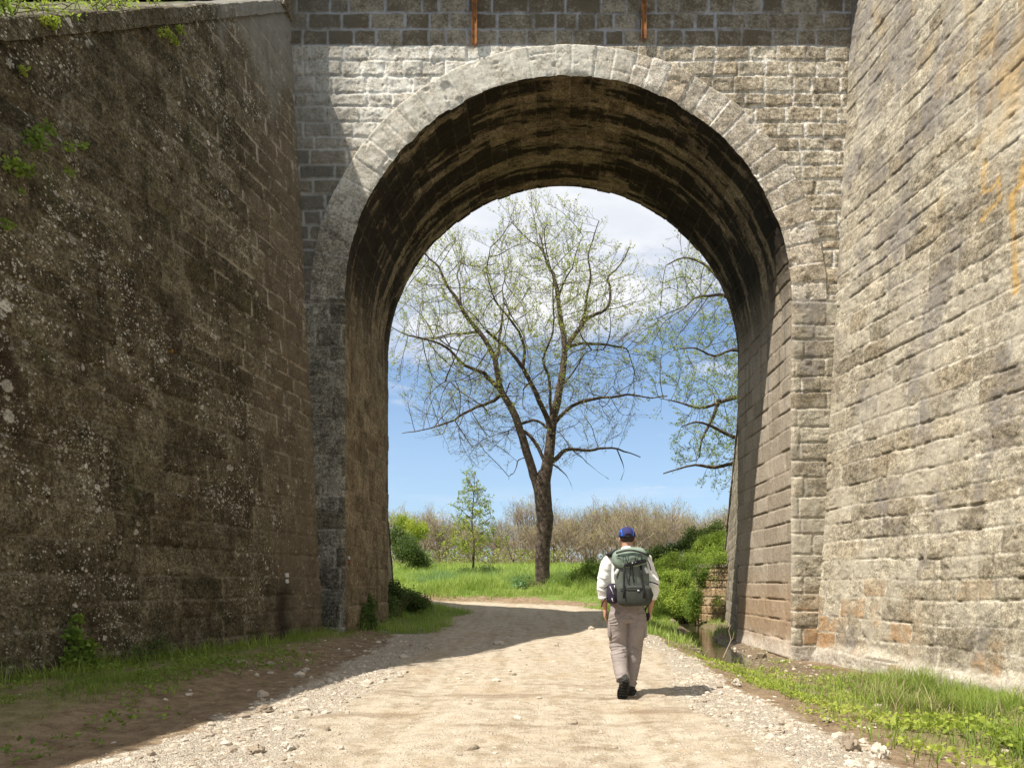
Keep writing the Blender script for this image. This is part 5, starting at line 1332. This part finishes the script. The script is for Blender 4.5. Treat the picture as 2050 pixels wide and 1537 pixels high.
m_sole = simple('dusty lugged rubber', (0.045, 0.045, 0.04), var=0.6, sc=26, bump=0.004, bsc=60)
m_lid = simple('pale green pack nylon', (0.20, 0.255, 0.20), var=0.14, sc=14, bump=0.003, bsc=22)
m_pack = simple('grey green pack nylon', (0.13, 0.145, 0.122), var=0.22, sc=14, bump=0.006, bsc=16)
m_pocket = simple('charcoal pack nylon', (0.055, 0.058, 0.048), var=0.22, sc=16, bump=0.003, bsc=22)
m_black = simple('black webbing', (0.018, 0.018, 0.018), var=0.2, sc=30, rough=0.7)
m_plum = simple('dark plum pouch cloth', (0.045, 0.035, 0.055), var=0.3, sc=20, bump=0.003)
m_refl = simple('pale reflective piping', (0.62, 0.62, 0.60), var=0.1)
# ---- skeleton
LH, RH = Vector((-.085, 0, .90)), Vector((.085, 0, .90))
LK, RK = Vector((-.085, .03, .50)), Vector((.060, .05, .49))
LA, RA = Vector((-.062, -.19, .175)), Vector((.045, .085, .085))
LS, RS = Vector((-.190, 0, 1.405)), Vector((.190, 0, 1.405))
LE, RE = Vector((-.262, -.01, 1.14)), Vector((.268, -.005, 1.14))
LW, RW = Vector((-.232, .045, .905)), Vector((.245, .045, .90))
def seg(a, b, r0, r1, n=4, bulge=0.0, fl=1.0):
    out = []
    for i in range(n+1):
        t = i/n; p = a.lerp(b, t); r = r0+(r1-r0)*t+bulge*math.sin(math.pi*t); out.append((*p, r, r*fl))
    return out
bm = bmesh.new()
# body under the clothes: trunk, neck, arms, legs, head in one skin
ring_tube(bm, [(0, 0, .86, .15, .10), (0, 0, .95, .16, .105), (0, 0, 1.08, .135, .095), (0, .005, 1.25, .16, .11), (0, .005, 1.38, .165, .105), (0, 0, 1.45, .12, .08), (0, .0, 1.49, .062, .06), (0, .012, 1.55, .056, .058), (0, .02, 1.60, .055, .06)])
ball(bm, (0, .035, 1.655), (.074, .092, .105)); ball(bm, (0, .062, 1.60), (.052, .06, .055))
for sx_ in (-1, 1):
    ball(bm, (sx_*.077, .03, 1.632), (.011, .022, .033), Matrix.Rotation(sx_*.3, 4, 'Z'))      # ears
    ball(bm, (sx_*.03, .120, 1.655), (.013, .008, .009))
ring_tube(bm, [(0, .118, 1.665, .008, .008), (0, .134, 1.632, .012, .012), (0, .118, 1.615, .017, .012)], 10)   # nose
ball(bm, (0, .118, 1.587), (.025, .01, .006)); ball(bm, (0, .118, 1.578), (.022, .01, .006))
for S_, E_, W_ in ((LS, LE, LW), (RS, RE, RW)):
    ring_tube(bm, seg(S_, E_, .050, .040, 4, .004)+seg(E_, W_, .040, .026, 5, .007)[1:])
    ball(bm, S_, (.055, .055, .055))
for H_, K_, A_ in ((LH, LK, LA), (RH, RK, RA)):
    ring_tube(bm, seg(H_, K_, .082, .052, 4)+seg(K_, A_, .052, .034, 4, .010)[1:])
# hands: palm, four unequal curled fingers and a thumb on the side
for sgn, W_, curl in ((-1, LW, 0.55), (1, RW, 1.15)):
    pd_ = Vector((0.0, .12, -.99)).normalized(); side = Vector((0, 1, .12)).normalized(); inn = Vector((-sgn, 0, 0))
    ring_tube(bm, [(*(W_+pd_*0.0), .026, .020), (*(W_+pd_*.03), .022, .034), (*(W_+pd_*.065), .017, .041), (*(W_+pd_*.095), .014, .040)], 12)
    for q, (off, L_) in enumerate(((.030, .070), (.011, .080), (-.009, .074), (-.027, .058))):
        p = W_+pd_*.085+side*off; d = pd_.copy(); pts = [(*p, .0095, .0095)]
        for s_, f_ in enumerate((.45, .32, .25)):
            d = (Matrix.Rotation(0, 3, 'X') @ d); d = (d*math.cos(curl*(.35+.25*s_))+inn*math.sin(curl*(.35+.25*s_))).normalized()
            p = p+d*L_*f_; pts.append((*p, .0088-.001*s_, .0088-.001*s_))
        ring_tube(bm, pts, 8)
    p = W_+pd_*.030+side*.028; pts = [(*p, .013, .013)]
    for d in (Vector((-sgn*.25, .72, -.62)), Vector((-sgn*.45, .35, -.85)), Vector((-sgn*.5, .1, -.9))):
        p = p+d.normalized()*.030; pts.append((*p, .0105, .0105))
    ring_tube(bm, pts, 8)
fuse(bm, 'body', m_skin, hiker, 0.0042, 2)
# ---- hair
bm = bmesh.new(); ball(bm, (0, .022, 1.662), (.079, .092, .088)); o = fuse(bm, 'hair', m_hair, hiker, .005, 2)
bmx = bmesh.new(); bmx.from_mesh(o.data); bmesh.ops.bisect_plane(bmx, geom=bmx.verts[:]+bmx.edges[:]+bmx.faces[:], plane_co=(0, .02, 1.585), plane_no=(0, .35, -1), clear_outer=True); bmesh.ops.bisect_plane(bmx, geom=bmx.verts[:]+bmx.edges[:]+bmx.faces[:], plane_co=(0, .055, 1.6), plane_no=(0, 1, -.1), clear_outer=True); bmx.to_mesh(o.data); bmx.free()
# ---- shirt: trunk, sleeves rolled at the elbow, collar
bm = bmesh.new()
ring_tube(bm, [(0, 0, .965, .165, .112), (0, 0, 1.0, .185, .13), (0, 0, 1.10, .18, .125), (0, .005, 1.25, .195, .135), (0, .005, 1.37, .200, .13), (0, 0, 1.435, .155, .10), (0, 0, 1.485, .082, .078), (0, .005, 1.515, .066, .068)], 24)
for S_, E_, W_ in ((LS, LE, LW), (RS, RE, RW)):
    C_ = E_.lerp(W_, .50)
    ring_tube(bm, [(*S_.lerp(Vector((0, 0, 1.40)), .3), .080, .085), (*S_, .068, .076), (*S_.lerp(E_, .35), .068, .078), (*S_.lerp(E_, .7), .064, .075), (*E_, .064, .072), (*E_.lerp(W_, .25), .060, .068), (*C_, .054, .06)], 18)
def f_shirt(x, y, z, n):
    arm = ss(.17, .22, np.abs(x))
    return arm*((fbm(z*22+x*9, y*10+x*6, 3, 4)-.5)*.040)+(fbm(x*9, z*9, 4, 3)-.5)*.012
fuse(bm, 'shirt', m_shirt, hiker, .006, 3, f_shirt)
for S_, E_, W_ in ((LS, LE, LW), (RS, RE, RW)):
    mb = MB(); a_ = E_.lerp(W_, .43); b_ = E_.lerp(W_, .56); d_ = (b_-a_)
    mb.tube([a_-d_*.05, a_, b_, b_+d_*.03], [.056, .060, .057, .050], 20, True); mb.build('rolled_cuff', m_shirt, hiker)
mb = MB(); mb.tube([(0, .003, 1.488), (0, .004, 1.50), (0, .008, 1.535), (0, .01, 1.542)], [.078, .074, .066, .062], 24, True); mb.build('collar', m_shirt, hiker)
# ---- trousers
bm = bmesh.new()
ring_tube(bm, [(0, 0, .99, .172, .118), (0, 0, .93, .182, .125), (0, -.005, .86, .188, .135), (0, -.005, .80, .182, .13), (0, 0, .775, .15, .11)], 26)
ring_tube(bm, [(-.092, -.005, .86, .100, .125), (-.097, 0, .76, .106, .12), (-.096, .015, .63, .100, .105), (*(LK+Vector((-.006, 0, .02))), .094, .094), (-.086, -.035, .40, .088, .084), (-.078, -.105, .29, .074, .076), (-.070, -.165, .21, .072, .078), (-.066, -.185, .178, .072, .078)], 22)
ring_tube(bm, [(.092, -.005, .86, .100, .125), (.096, .0, .76, .106, .12), (.090, .02, .63, .098, .105), (*(RK+Vector((.012, 0, .02))), .092, .092), (.066, .06, .36, .086, .086), (.054, .07, .24, .078, .08), (.046, .075, .15, .066, .080), (.044, .078, .085, .064, .080)], 22)
def f_tr(x, y, z, n):
    q = fbm(x*7+y*3+2*np.abs(x), z*26+np.abs(x)*16+3*fbm(x*6, z*5, 8, 2), 5, 3); sag = 1-np.abs(q-.5)*7
    w = .18+.82*(np.exp(-((z-.49)/.08)**2)+np.exp(-((z-.78)/.07)**2)*.8+.9*ss(.30, .12, z))
    return sag*.0075*w*(0.3+1.2*fbm(x*8, z*7, 6, 3))+(fbm(x*8+y*5, z*6, 7, 4)-.5)*.026
fuse(bm, 'trousers', m_trous, hiker, .005, 3, f_tr)
for px_, z_ in ((.184, .68), (-.188, .68)):
    mb = MB(); mb.sup((px_, .01, z_), (.016, .068, .08), .35, .35, 20, 10); mb.build('thigh_pocket', m_trous, hiker)
# ---- boots: left heel lifted with the sole turned to us, right flat
def boot(ank, toe_dir, pitch, name):
    M = Matrix.Translation(ank) @ Matrix.Rotation(pitch, 4, 'X') @ Matrix.Rotation(toe_dir, 4, 'Z')
    r_ = empty(name, (0, 0, 0)) if False else None
    bmu = bmesh.new()
    ring_tube(bmu, [(0, -.02, .13, .050, .055), (0, -.02, .06, .050, .060), (0, -.012, .0, .048, .068), (0, 0, -.035, .048, .075)], 18)
    ring_tube(bmu, [(0, -.075, -.035, .036, .036), (0, -.03, -.030, .045, .045), (0, .05, -.030, .047, .045), (0, .12, -.042, .050, .036), (0, .18, -.050, .043, .028), (0, .205, -.055, .028, .02)], 18)
    bmesh.ops.transform(bmu, matrix=M, verts=bmu.verts); u = fuse(bmu, 'boot', m_boot, hiker, .005, 3)
    mb = MB(); n = 40; out = []
    for i in range(n):
        a = 2*math.pi*i/n; yy_ = .065-math.cos(a)*.155; t_ = (yy_+.09)/.31
        wdt = .040+.014*math.sin(max(0, min(1, t_))*math.pi*0.85)-(.006 if .35 < t_ < .5 else 0); out.append((math.sin(a)*wdt/.9*min(1, abs(math.sin(a))*.3+.75), yy_))
    V = [M @ Vector((x_, y_, -.068)) for x_, y_ in out]+[M @ Vector((x_*1.05, y_, -.090+.012*max(0, (y_-.12)/.1))) for x_, y_ in out]
    mb.add(V, [tuple(range(n-1, -1, -1)), tuple(range(n, 2*n))]+[(i, (i+1) % n, n+(i+1) % n, n+i) for i in range(n)])
    for j in range(8):
        for s_ in (-1, 0, 1):
            if -.075+j*.036 > .2: continue
            c = Vector((s_*.028, -.068+j*.035, -.094)); R3 = M.to_3x3() @ Matrix.Rotation(.35*s_, 3, 'Z')
            mb.box(M @ c, (.020, .020, .014), R3)
    s = mb.build('sole', m_sole, u, smooth=False)
boot(LA+Vector((0, -.01, 0)), .10, -1.02, 'boot')
boot(Vector((.048, .085, .094)), -.12, 0.0, 'boot')
# ---- cap
bm = bmesh.new(); ball(bm, (0, .028, 1.668), (.088, .104, .098)); o = fuse(bm, 'cap', m_navy, hiker, .004, 2)
bmx = bmesh.new(); bmx.from_mesh(o.data)
bmesh.ops.bisect_plane(bmx, geom=bmx.verts[:]+bmx.edges[:]+bmx.faces[:], plane_co=(0, .0, 1.655), plane_no=(0, .06, -1), clear_outer=True)
# arched opening at the back above the strap
dl = [f for f in bmx.faces if f.calc_center_median().y < 0 and abs(f.calc_center_median().x) < .036 and (f.calc_center_median().x/.036)**2+((f.calc_center_median().z-1.655)/.030)**2 < 1]
bmesh.ops.delete(bmx, geom=dl, context='FACES'); bmx.to_mesh(o.data); bmx.free()
so = o.modifiers.new('t', 'SOLIDIFY'); so.thickness = .004
cap = o
mb = MB(); V = []; n = 18
for j in range(5):
    for i in range(n+1):
        a = math.pi*(0.15+0.70*i/n); r = j/4
        V.append((math.cos(a)*(.086+.004*r), .028+math.sin(a)*(.100+.075*r*math.sin(a)), 1.657-.012*r-.012*r*math.cos(a)**2))
mb.add(V, [(j*(n+1)+i, j*(n+1)+i+1, (j+1)*(n+1)+i+1, (j+1)*(n+1)+i) for j in range(4) for i in range(n)])
o = mb.build('peak', m_navy, cap); so = o.modifiers.new('t', 'SOLIDIFY'); so.thickness = .004
def oncap(a, e, k=1.012): return Vector((.088*k*math.cos(e)*math.sin(a), .028-.104*k*math.cos(e)*math.cos(a), 1.668+.098*k*math.sin(e)))
for sg in (-1, 1):
    mb = MB(); V = []; n = 10
    for i in range(n+1):
        e = -.08+i/n*.98
        for a_ in (.62+.50*(i/n)**1.5, .78+.95*math.sin(math.pi*min(1, i/n*.55+.15))-(.35*(i/n)**2)): V.append(oncap(sg*a_, e, 1.02))
    mb.add(V, [(2*i, 2*i+1, 2*i+3, 2*i+2) for i in range(n)]); o = mb.build('blue_panel', m_blue, cap); so = o.modifiers.new('t', 'SOLIDIFY'); so.thickness = .003
mb = MB(); mb.tube([oncap(a_, -.12, 1.02) for a_ in np.linspace(-.55, .55, 9)], [(.003, .008)]*9, 6); mb.build('strap', m_black, cap)

# ================================================================== backpack
bp = empty('backpack', (PX, PD, pz+.93)); tag(bp, 'grey green trekking backpack with pale green lid carried by the hiker', 'backpack')
def B(mbx, name, mat, smooth=True, parent=None):
    mbx.v = [(v[0], v[1], v[2]-.93) for v in mbx.v]; return mbx.build(name, mat, parent or bp, smooth)
def wr(amp, f, sd):
    return lambda p: p+Vector((0, -1, 0))*amp*(float(fbm(p.x*f+p.z*f*.5, p.z*f, sd, 4))-.5)+Vector((1 if p.x > 0 else -1, 0, 0))*amp*.6*(float(fbm(p.y*f, p.z*f, sd+2, 3))-.5)
tilt = Matrix.Rotation(R(-5), 3, 'Y')
mb = MB(); mb.sup((.012, -.225, 1.235), (.170, .105, .245), .55, .62, 56, 40, tilt, wr(.05, 13, 3)); sackm = B(mb, 'main_sack', m_pack)
mb = MB(); mb.sup((.035, -.30, 1.045), (.176, .085, .105), .45, .6, 56, 26, Matrix.Rotation(R(-2), 3, 'Y'), wr(.02, 10, 5)); pocket = B(mb, 'front_pocket', m_pocket)
mb = MB(); mb.sup((-.008, -.235, 1.435), (.178, .130, .095), .55, .55, 56, 28, Matrix.Rotation(R(-7), 3, 'Y'), lambda p: wr(.018, 10, 7)(Vector((p.x*(1-.12*(p.z > 0)*p.z/.1), p.y, p.z-.035*max(0, -p.y-.05)/.08)))); lid = B(mb, 'lid', m_lid)
# seams and dark arch on the lid
def lidp(x, z): 
    zz_ = (z-1.435)/.105; xx_ = (x+.008)/.185
    y = -.235-.138*max(0.0, (1-abs(zz_)**3.2))**.30*max(0, 1-abs(xx_)**3.4)**.3
    return Vector((x, y-.006, z))
mb = MB(); mb.tube([lidp(-.155+.31*i/16, 1.462+.036*math.sin(math.pi*i/16)-.02*(i/16-.5)) for i in range(17)], [.0105]*17, 8); B(mb, 'lid_zip', m_pocket, True)
mb = MB()
for pts in ([(-.09, 1.435), (-.085, 1.375)], [(-.07, 1.437), (-.045, 1.385), (-.04, 1.36)], [(-.09, 1.436), (-.07, 1.437)], [(-.035, 1.39), (-.04, 1.445), (-.015, 1.458), (.02, 1.458), (.04, 1.445), (.032, 1.39)], [(.055, 1.395), (.062, 1.445), (.085, 1.450), (.098, 1.44), (.098, 1.40)], [(-.16, 1.44), (-.12, 1.436)]):
    mb.tube([lidp(*p) for p in pts], .0032, 6)
B(mb, 'lid_piping', m_black)
mb = MB(); mb.sup((.035, -.352, 1.372), (.115, .018, .022), .5, .6, 24, 10, Matrix.Rotation(R(-13), 3, 'Y')); B(mb, 'lid_hem', m_black)
mb = MB()
for x0_, x1_ in ((-.075, -.082), (.095, .118)):
    mb.tube([(x0_, -.345, 1.35), (x0_*.9+x1_*.1, -.352, 1.25), (x0_*.5+x1_*.5, -.368, 1.17), (x1_, -.392, 1.09), (x1_, -.396, 1.02)], [(.011, .003)]*5, 6)
for x_ in (-.012, .012): mb.tube([(x_*.5, -.35, 1.36), (x_, -.353, 1.28), (x_*2.2, -.35, 1.18)], .0045, 6)
B(mb, 'compression_strap', m_black)
for x_, z_ in ((-.145, 1.285), (.150, 1.300)): mb = MB(); mb.sup((x_, -.312, z_), (.016, .010, .034), .5, .6, 14, 10, Matrix.Rotation(R(-30 if x_ > 0 else 32), 3, 'Y')); B(mb, 'reflective_patch', m_refl)
for c_, r_ in (((.006, -.355, 1.372), (.007, .022, .007)), ((.038, -.352, 1.380), (.006, .022, .006)), ((.062, -.386, 1.098), (.012, .008, .007))): mb = MB(); mb.sup(c_, r_, .7, .7, 12, 8); B(mb, 'buckle', m_refl)
mb = MB(); mb.tube([(-.12, -.372, 1.112), (-.04, -.392, 1.122), (.06, -.392, 1.122), (.17, -.365, 1.112)], .0045, 6); B(mb, 'pocket_zip', m_black)
mb = MB(); mb.sup((-.178, -.20, 1.065), (.062, .075, .105), .6, .7, 36, 22, None, wr(.02, 14, 9)); B(mb, 'side_pouch', m_plum)
mb = MB()
for a_, b_ in (((-.21, 1.14), (-.175, 1.06)), ((-.19, 1.02), (-.180, .985)), ((-.165, 1.15), (-.16, 1.12))): mb.tube([(a_[0], -.275, a_[1]), (b_[0], -.282, b_[1])], .0045, 6)
B(mb, 'pouch_piping', m_refl)
mb = MB()
for sg in (-1, 1):
    mb.tube([(sg*.10, -.15, 1.47), (sg*.135, -.06, 1.515), (sg*.14, .06, 1.50), (sg*.145, .14, 1.40), (sg*.15, .145, 1.25), (sg*.17, .09, 1.12), (sg*.165, -.12, 1.04)], [(.032, .010)]*7, 8)
    mb.sup((sg*.172, -.03, 1.475), (.052, .085, .028), .7, .8, 24, 12, Matrix.Rotation(R(sg*22), 3, 'Y'))
B(mb, 'shoulder_strap', m_black)
mb = MB()
mb.tube([(.15, -.13, 1.0), (.19, 0, .985), (.10, .135, .975), (-.10, .135, .975), (-.19, 0, .985), (-.15, -.13, 1.0)], [(.008, .032)]*6, 8); B(mb, 'hip_belt', m_black)
for pts_, r_ in (([(-.17, -.25, 1.165), (-.215, -.24, 1.145), (-.262, -.22, 1.115)], .005), ([(-.225, -.25, 1.035), (-.262, -.25, 1.005), (-.285, -.24, .965), (-.292, -.22, .93)], .006),
                 ([(.175, -.26, 1.185), (.215, -.26, 1.18), (.255, -.25, 1.17), (.285, -.24, 1.155)], .006), ([(.165, -.19, 1.44), (.205, -.18, 1.36), (.225, -.15, 1.30)], .005)):
    mb = MB(); mb.tube(pts_, r_, 6); B(mb, 'loose_strap', m_black)
# ---- camera held in the right hand with its strap
ca = empty('camera', (PX, PD, pz+.78)); tag(ca, 'small black camera on a strap in the right hand of the hiker', 'camera')
mb = MB(); mb.sup((.208, .065, .035), (.030, .055, .040), .35, .4, 28, 16, Matrix.Rotation(R(12), 3, 'Y')); mb.build('camera_body', m_black, ca)
mb = MB(); mb.tube([(.19, .06, .02), (.172, .05, .015), (.155, .045, .012)], [.026, .025, .022], 18); mb.build('lens', m_black, ca)
mb = MB(); mb.tube([(.205, -.21, .34), (.235, -.20, .27), (.215, -.16, .20), (.185, -.06, .13), (.19, .03, .08), (.20, .06, .07)], [(.010, .003)]*6, 6); mb.build('neck_strap', m_black, ca)

# ================================================================== low wall beyond the far wing, twigs by the stream
def lowwall():
    a = np.array([6.02, 27.3]); b = np.array([7.15, 25.7]); n = 60
    root = empty('low_retaining_wall', (6.5, 26.5, -.4)); tag(root, 'low orange tan retaining wall under the brambles by the far wing wall', 'wall')
    L = np.linalg.norm(b-a); u, v = np.meshgrid(np.linspace(0, L, 90), np.arange(-.8, 1.8, .025), indexing='ij'); d = (b-a)/L
    nrm = Vector((d[1], -d[0], 0)); nrm = nrm if nrm.y < 0 else -nrm
    cs = course_list(-1, 2.4, .28, .36, 3)
    V_, J, r1, r2, r3, E, dd = surf((a[0]+d[0]*u, a[1]+d[1]*u, v), nrm, u, v, cs, .4, .8, 91, gap=.012, depth=.03)
    me = npmesh('lowwall', V_-np.array(root.location), gridfaces(*u.shape), attr={'st': np.stack([J, r1, r2, J*0], -1).reshape(-1, 4)})
    link('stone_face', me, stonemat('orange tan stone', (0.20, 0.13, 0.07), (0.36, 0.25, 0.14), (0.46, 0.35, 0.22), (0.3, 0.22, 0.14), 0.5), root)
    mb = MB(); c = (a+b)/2-np.array(nrm[:2])*.22; ang = math.atan2(d[1], d[0])
    mb.box((c[0]-6.5, c[1]-26.5, 1.85+.4), (L+.06, .52, .14), Matrix.Rotation(ang, 3, 'Z')); mb.box((c[0]-6.5, c[1]-26.5, .55+.4), (L-.01, .38, 2.4), Matrix.Rotation(ang, 3, 'Z')); mb.build('coping', M_PLAIN, root, False)
lowwall()
def stick(name, label, pts, r, px=None):
    p0 = np.array(pts[0]); p, rr_ = smoothchain([np.array(q)-p0 for q in pts], [r*(1-.7*i/(len(pts)-1)) for i in range(len(pts))], .05)
    root = empty(name, tuple(p0)); tag(root, label, 'twig'); tubes([(p, rr_)], lambda r: 6, 'main_stem', m_drytw, root)
    k = len(p)//2; s = p[k]; L = float(np.linalg.norm(p[-1]-p[0]))
    tubes([(np.array([s, s+[.08*L, 0, .12*L], s+[.12*L, .02, .3*L]]), np.array([r*.5, r*.4, r*.2])), (np.array([p[k//2], p[k//2]+[.10*L, 0, .12*L], p[k//2]+[.18*L, -.02, .16*L]]), np.array([r*.5, r*.4, r*.2]))], lambda r: 5, 'side_twig', m_drytw, root)
m_drytw = simple('bleached dry twig', (0.42, 0.34, 0.25), var=.3, sc=20)
def gp(px, py, D): x, y, z = at(px, py, D); return (x, y, z)
D_ = 13.4
stick('dry_twig', 'tall forked dry twig standing by the pool of the stream', [gp(1448, 1316, D_), gp(1455, 1300, D_), gp(1463, 1280, D_), gp(1459, 1262, D_), gp(1464, 1250, D_)], .012)
stick('dry_twig', 'short leaning dry twig on the near bank, left of the pool', [gp(1376, 1292, 13.0), gp(1379, 1286, 13.0), gp(1384, 1277, 13.0)], .006)
# ================================================================== camera, light, sky
cd = bpy.data.cameras.new('Camera'); cam = bpy.data.objects.new('Camera', cd); C.objects.link(cam)
cam.location = (0, 0, CH); cam.rotation_euler = (R(90), 0, 0)
cd.lens = 24; cd.sensor_width = 36; cd.sensor_fit = 'HORIZONTAL'
cd.shift_x = -(VX-1025)/2050; cd.shift_y = (VY-768.5)/2050
cd.clip_end = 2000; cd.clip_start = 0.05
scene.camera = cam
to_sun = Vector((-SA, -SB, 1)).normalized()
el = math.asin(to_sun.z); rot = math.atan2(to_sun.x, to_sun.y)
sd = bpy.data.lights.new('Sun', 'SUN'); sun = bpy.data.objects.new('Sun', sd); C.objects.link(sun)
sd.energy = SUN_E; sd.angle = R(0.53); sd.color = (1.0, 0.945, 0.87)
sun.rotation_euler = to_sun.to_track_quat('Z', 'Y').to_euler(); sun.location = (-20, -12, 40)
w = bpy.data.worlds.new('World'); scene.world = w; w.use_nodes = True
t = NT(w.node_tree); w.node_tree.nodes.clear()
sky = t.n('ShaderNodeTexSky', sky_type='NISHITA', sun_disc=False, sun_elevation=el, sun_rotation=rot % (2*math.pi), air_density=1.0, dust_density=0.6, ozone_density=2.0)
g = t.n('ShaderNodeTexCoord').outputs['Generated']
x_, y_, z_ = t.sep(g)
zz = t.m('ADD', t.m('MAXIMUM', z_, 0.0), 0.10)
vec = t.n('ShaderNodeCombineXYZ', {0: t.m('DIVIDE', x_, zz), 1: t.m('DIVIDE', y_, zz), 2: 0.0}).outputs[0]
vec = t.n('ShaderNodeMapping', {0: vec, 1: CLOUD_OFF, 3: (1.0, 1.25, 1)}).outputs[0]
n1 = t.noise(1.05, 8, 0.60, vec, 0.3); n2 = t.noise(4.0, 6, 0.6, vec)
nn = t.m('ADD', n1, t.m('MULTIPLY', t.m('SUBTRACT', n2, 0.5), 0.12))
bias = t.ramp(z_, 0.18, 0.50, -0.13, 0.22)
mk = t.ramp(t.m('ADD', nn, bias), 0.46, 0.66)
low = t.m('MULTIPLY', t.ramp(z_, 0.22, 0.10), t.ramp(t.noise(2.6, 6, 0.6, t.n('ShaderNodeMapping', {0: g, 3: (1, 1, 5)}).outputs[0]), 0.50, 0.72))
mk = t.m('MAXIMUM', mk, t.m('MULTIPLY', low, 0.35))
shade = t.ramp(t.noise(2.2, 6, 0.6, vec), 0.35, 0.7)
cloud = t.mix(shade, (5.6, 5.85, 6.3), (7.2, 7.15, 7.1))
col = t.mix(t.m('MULTIPLY', mk, 0.93), t.mix(t.ramp(z_, 0.45, 0.0, 0.10, 0.55), t.mix(1.0, sky.outputs[0], SKY_TINT, 'MULTIPLY'), (3.6, 4.9, 6.3)), cloud)
bg = t.n('ShaderNodeBackground', {'Color': col, 'Strength': SKY_S}); o_ = t.n('ShaderNodeOutputWorld', {0: bg.outputs[0]})
vs = scene.view_settings
vs.view_transform = 'Standard'; vs.look = 'None'; vs.gamma = 1.0; vs.use_curve_mapping = False; vs.exposure = EXPO
scene.render.engine = 'CYCLES'
scene.cycles.max_bounces = 8; scene.cycles.diffuse_bounces = 5; scene.cycles.transparent_max_bounces = 8
scene.render.resolution_x = 1024; scene.render.resolution_y = 767
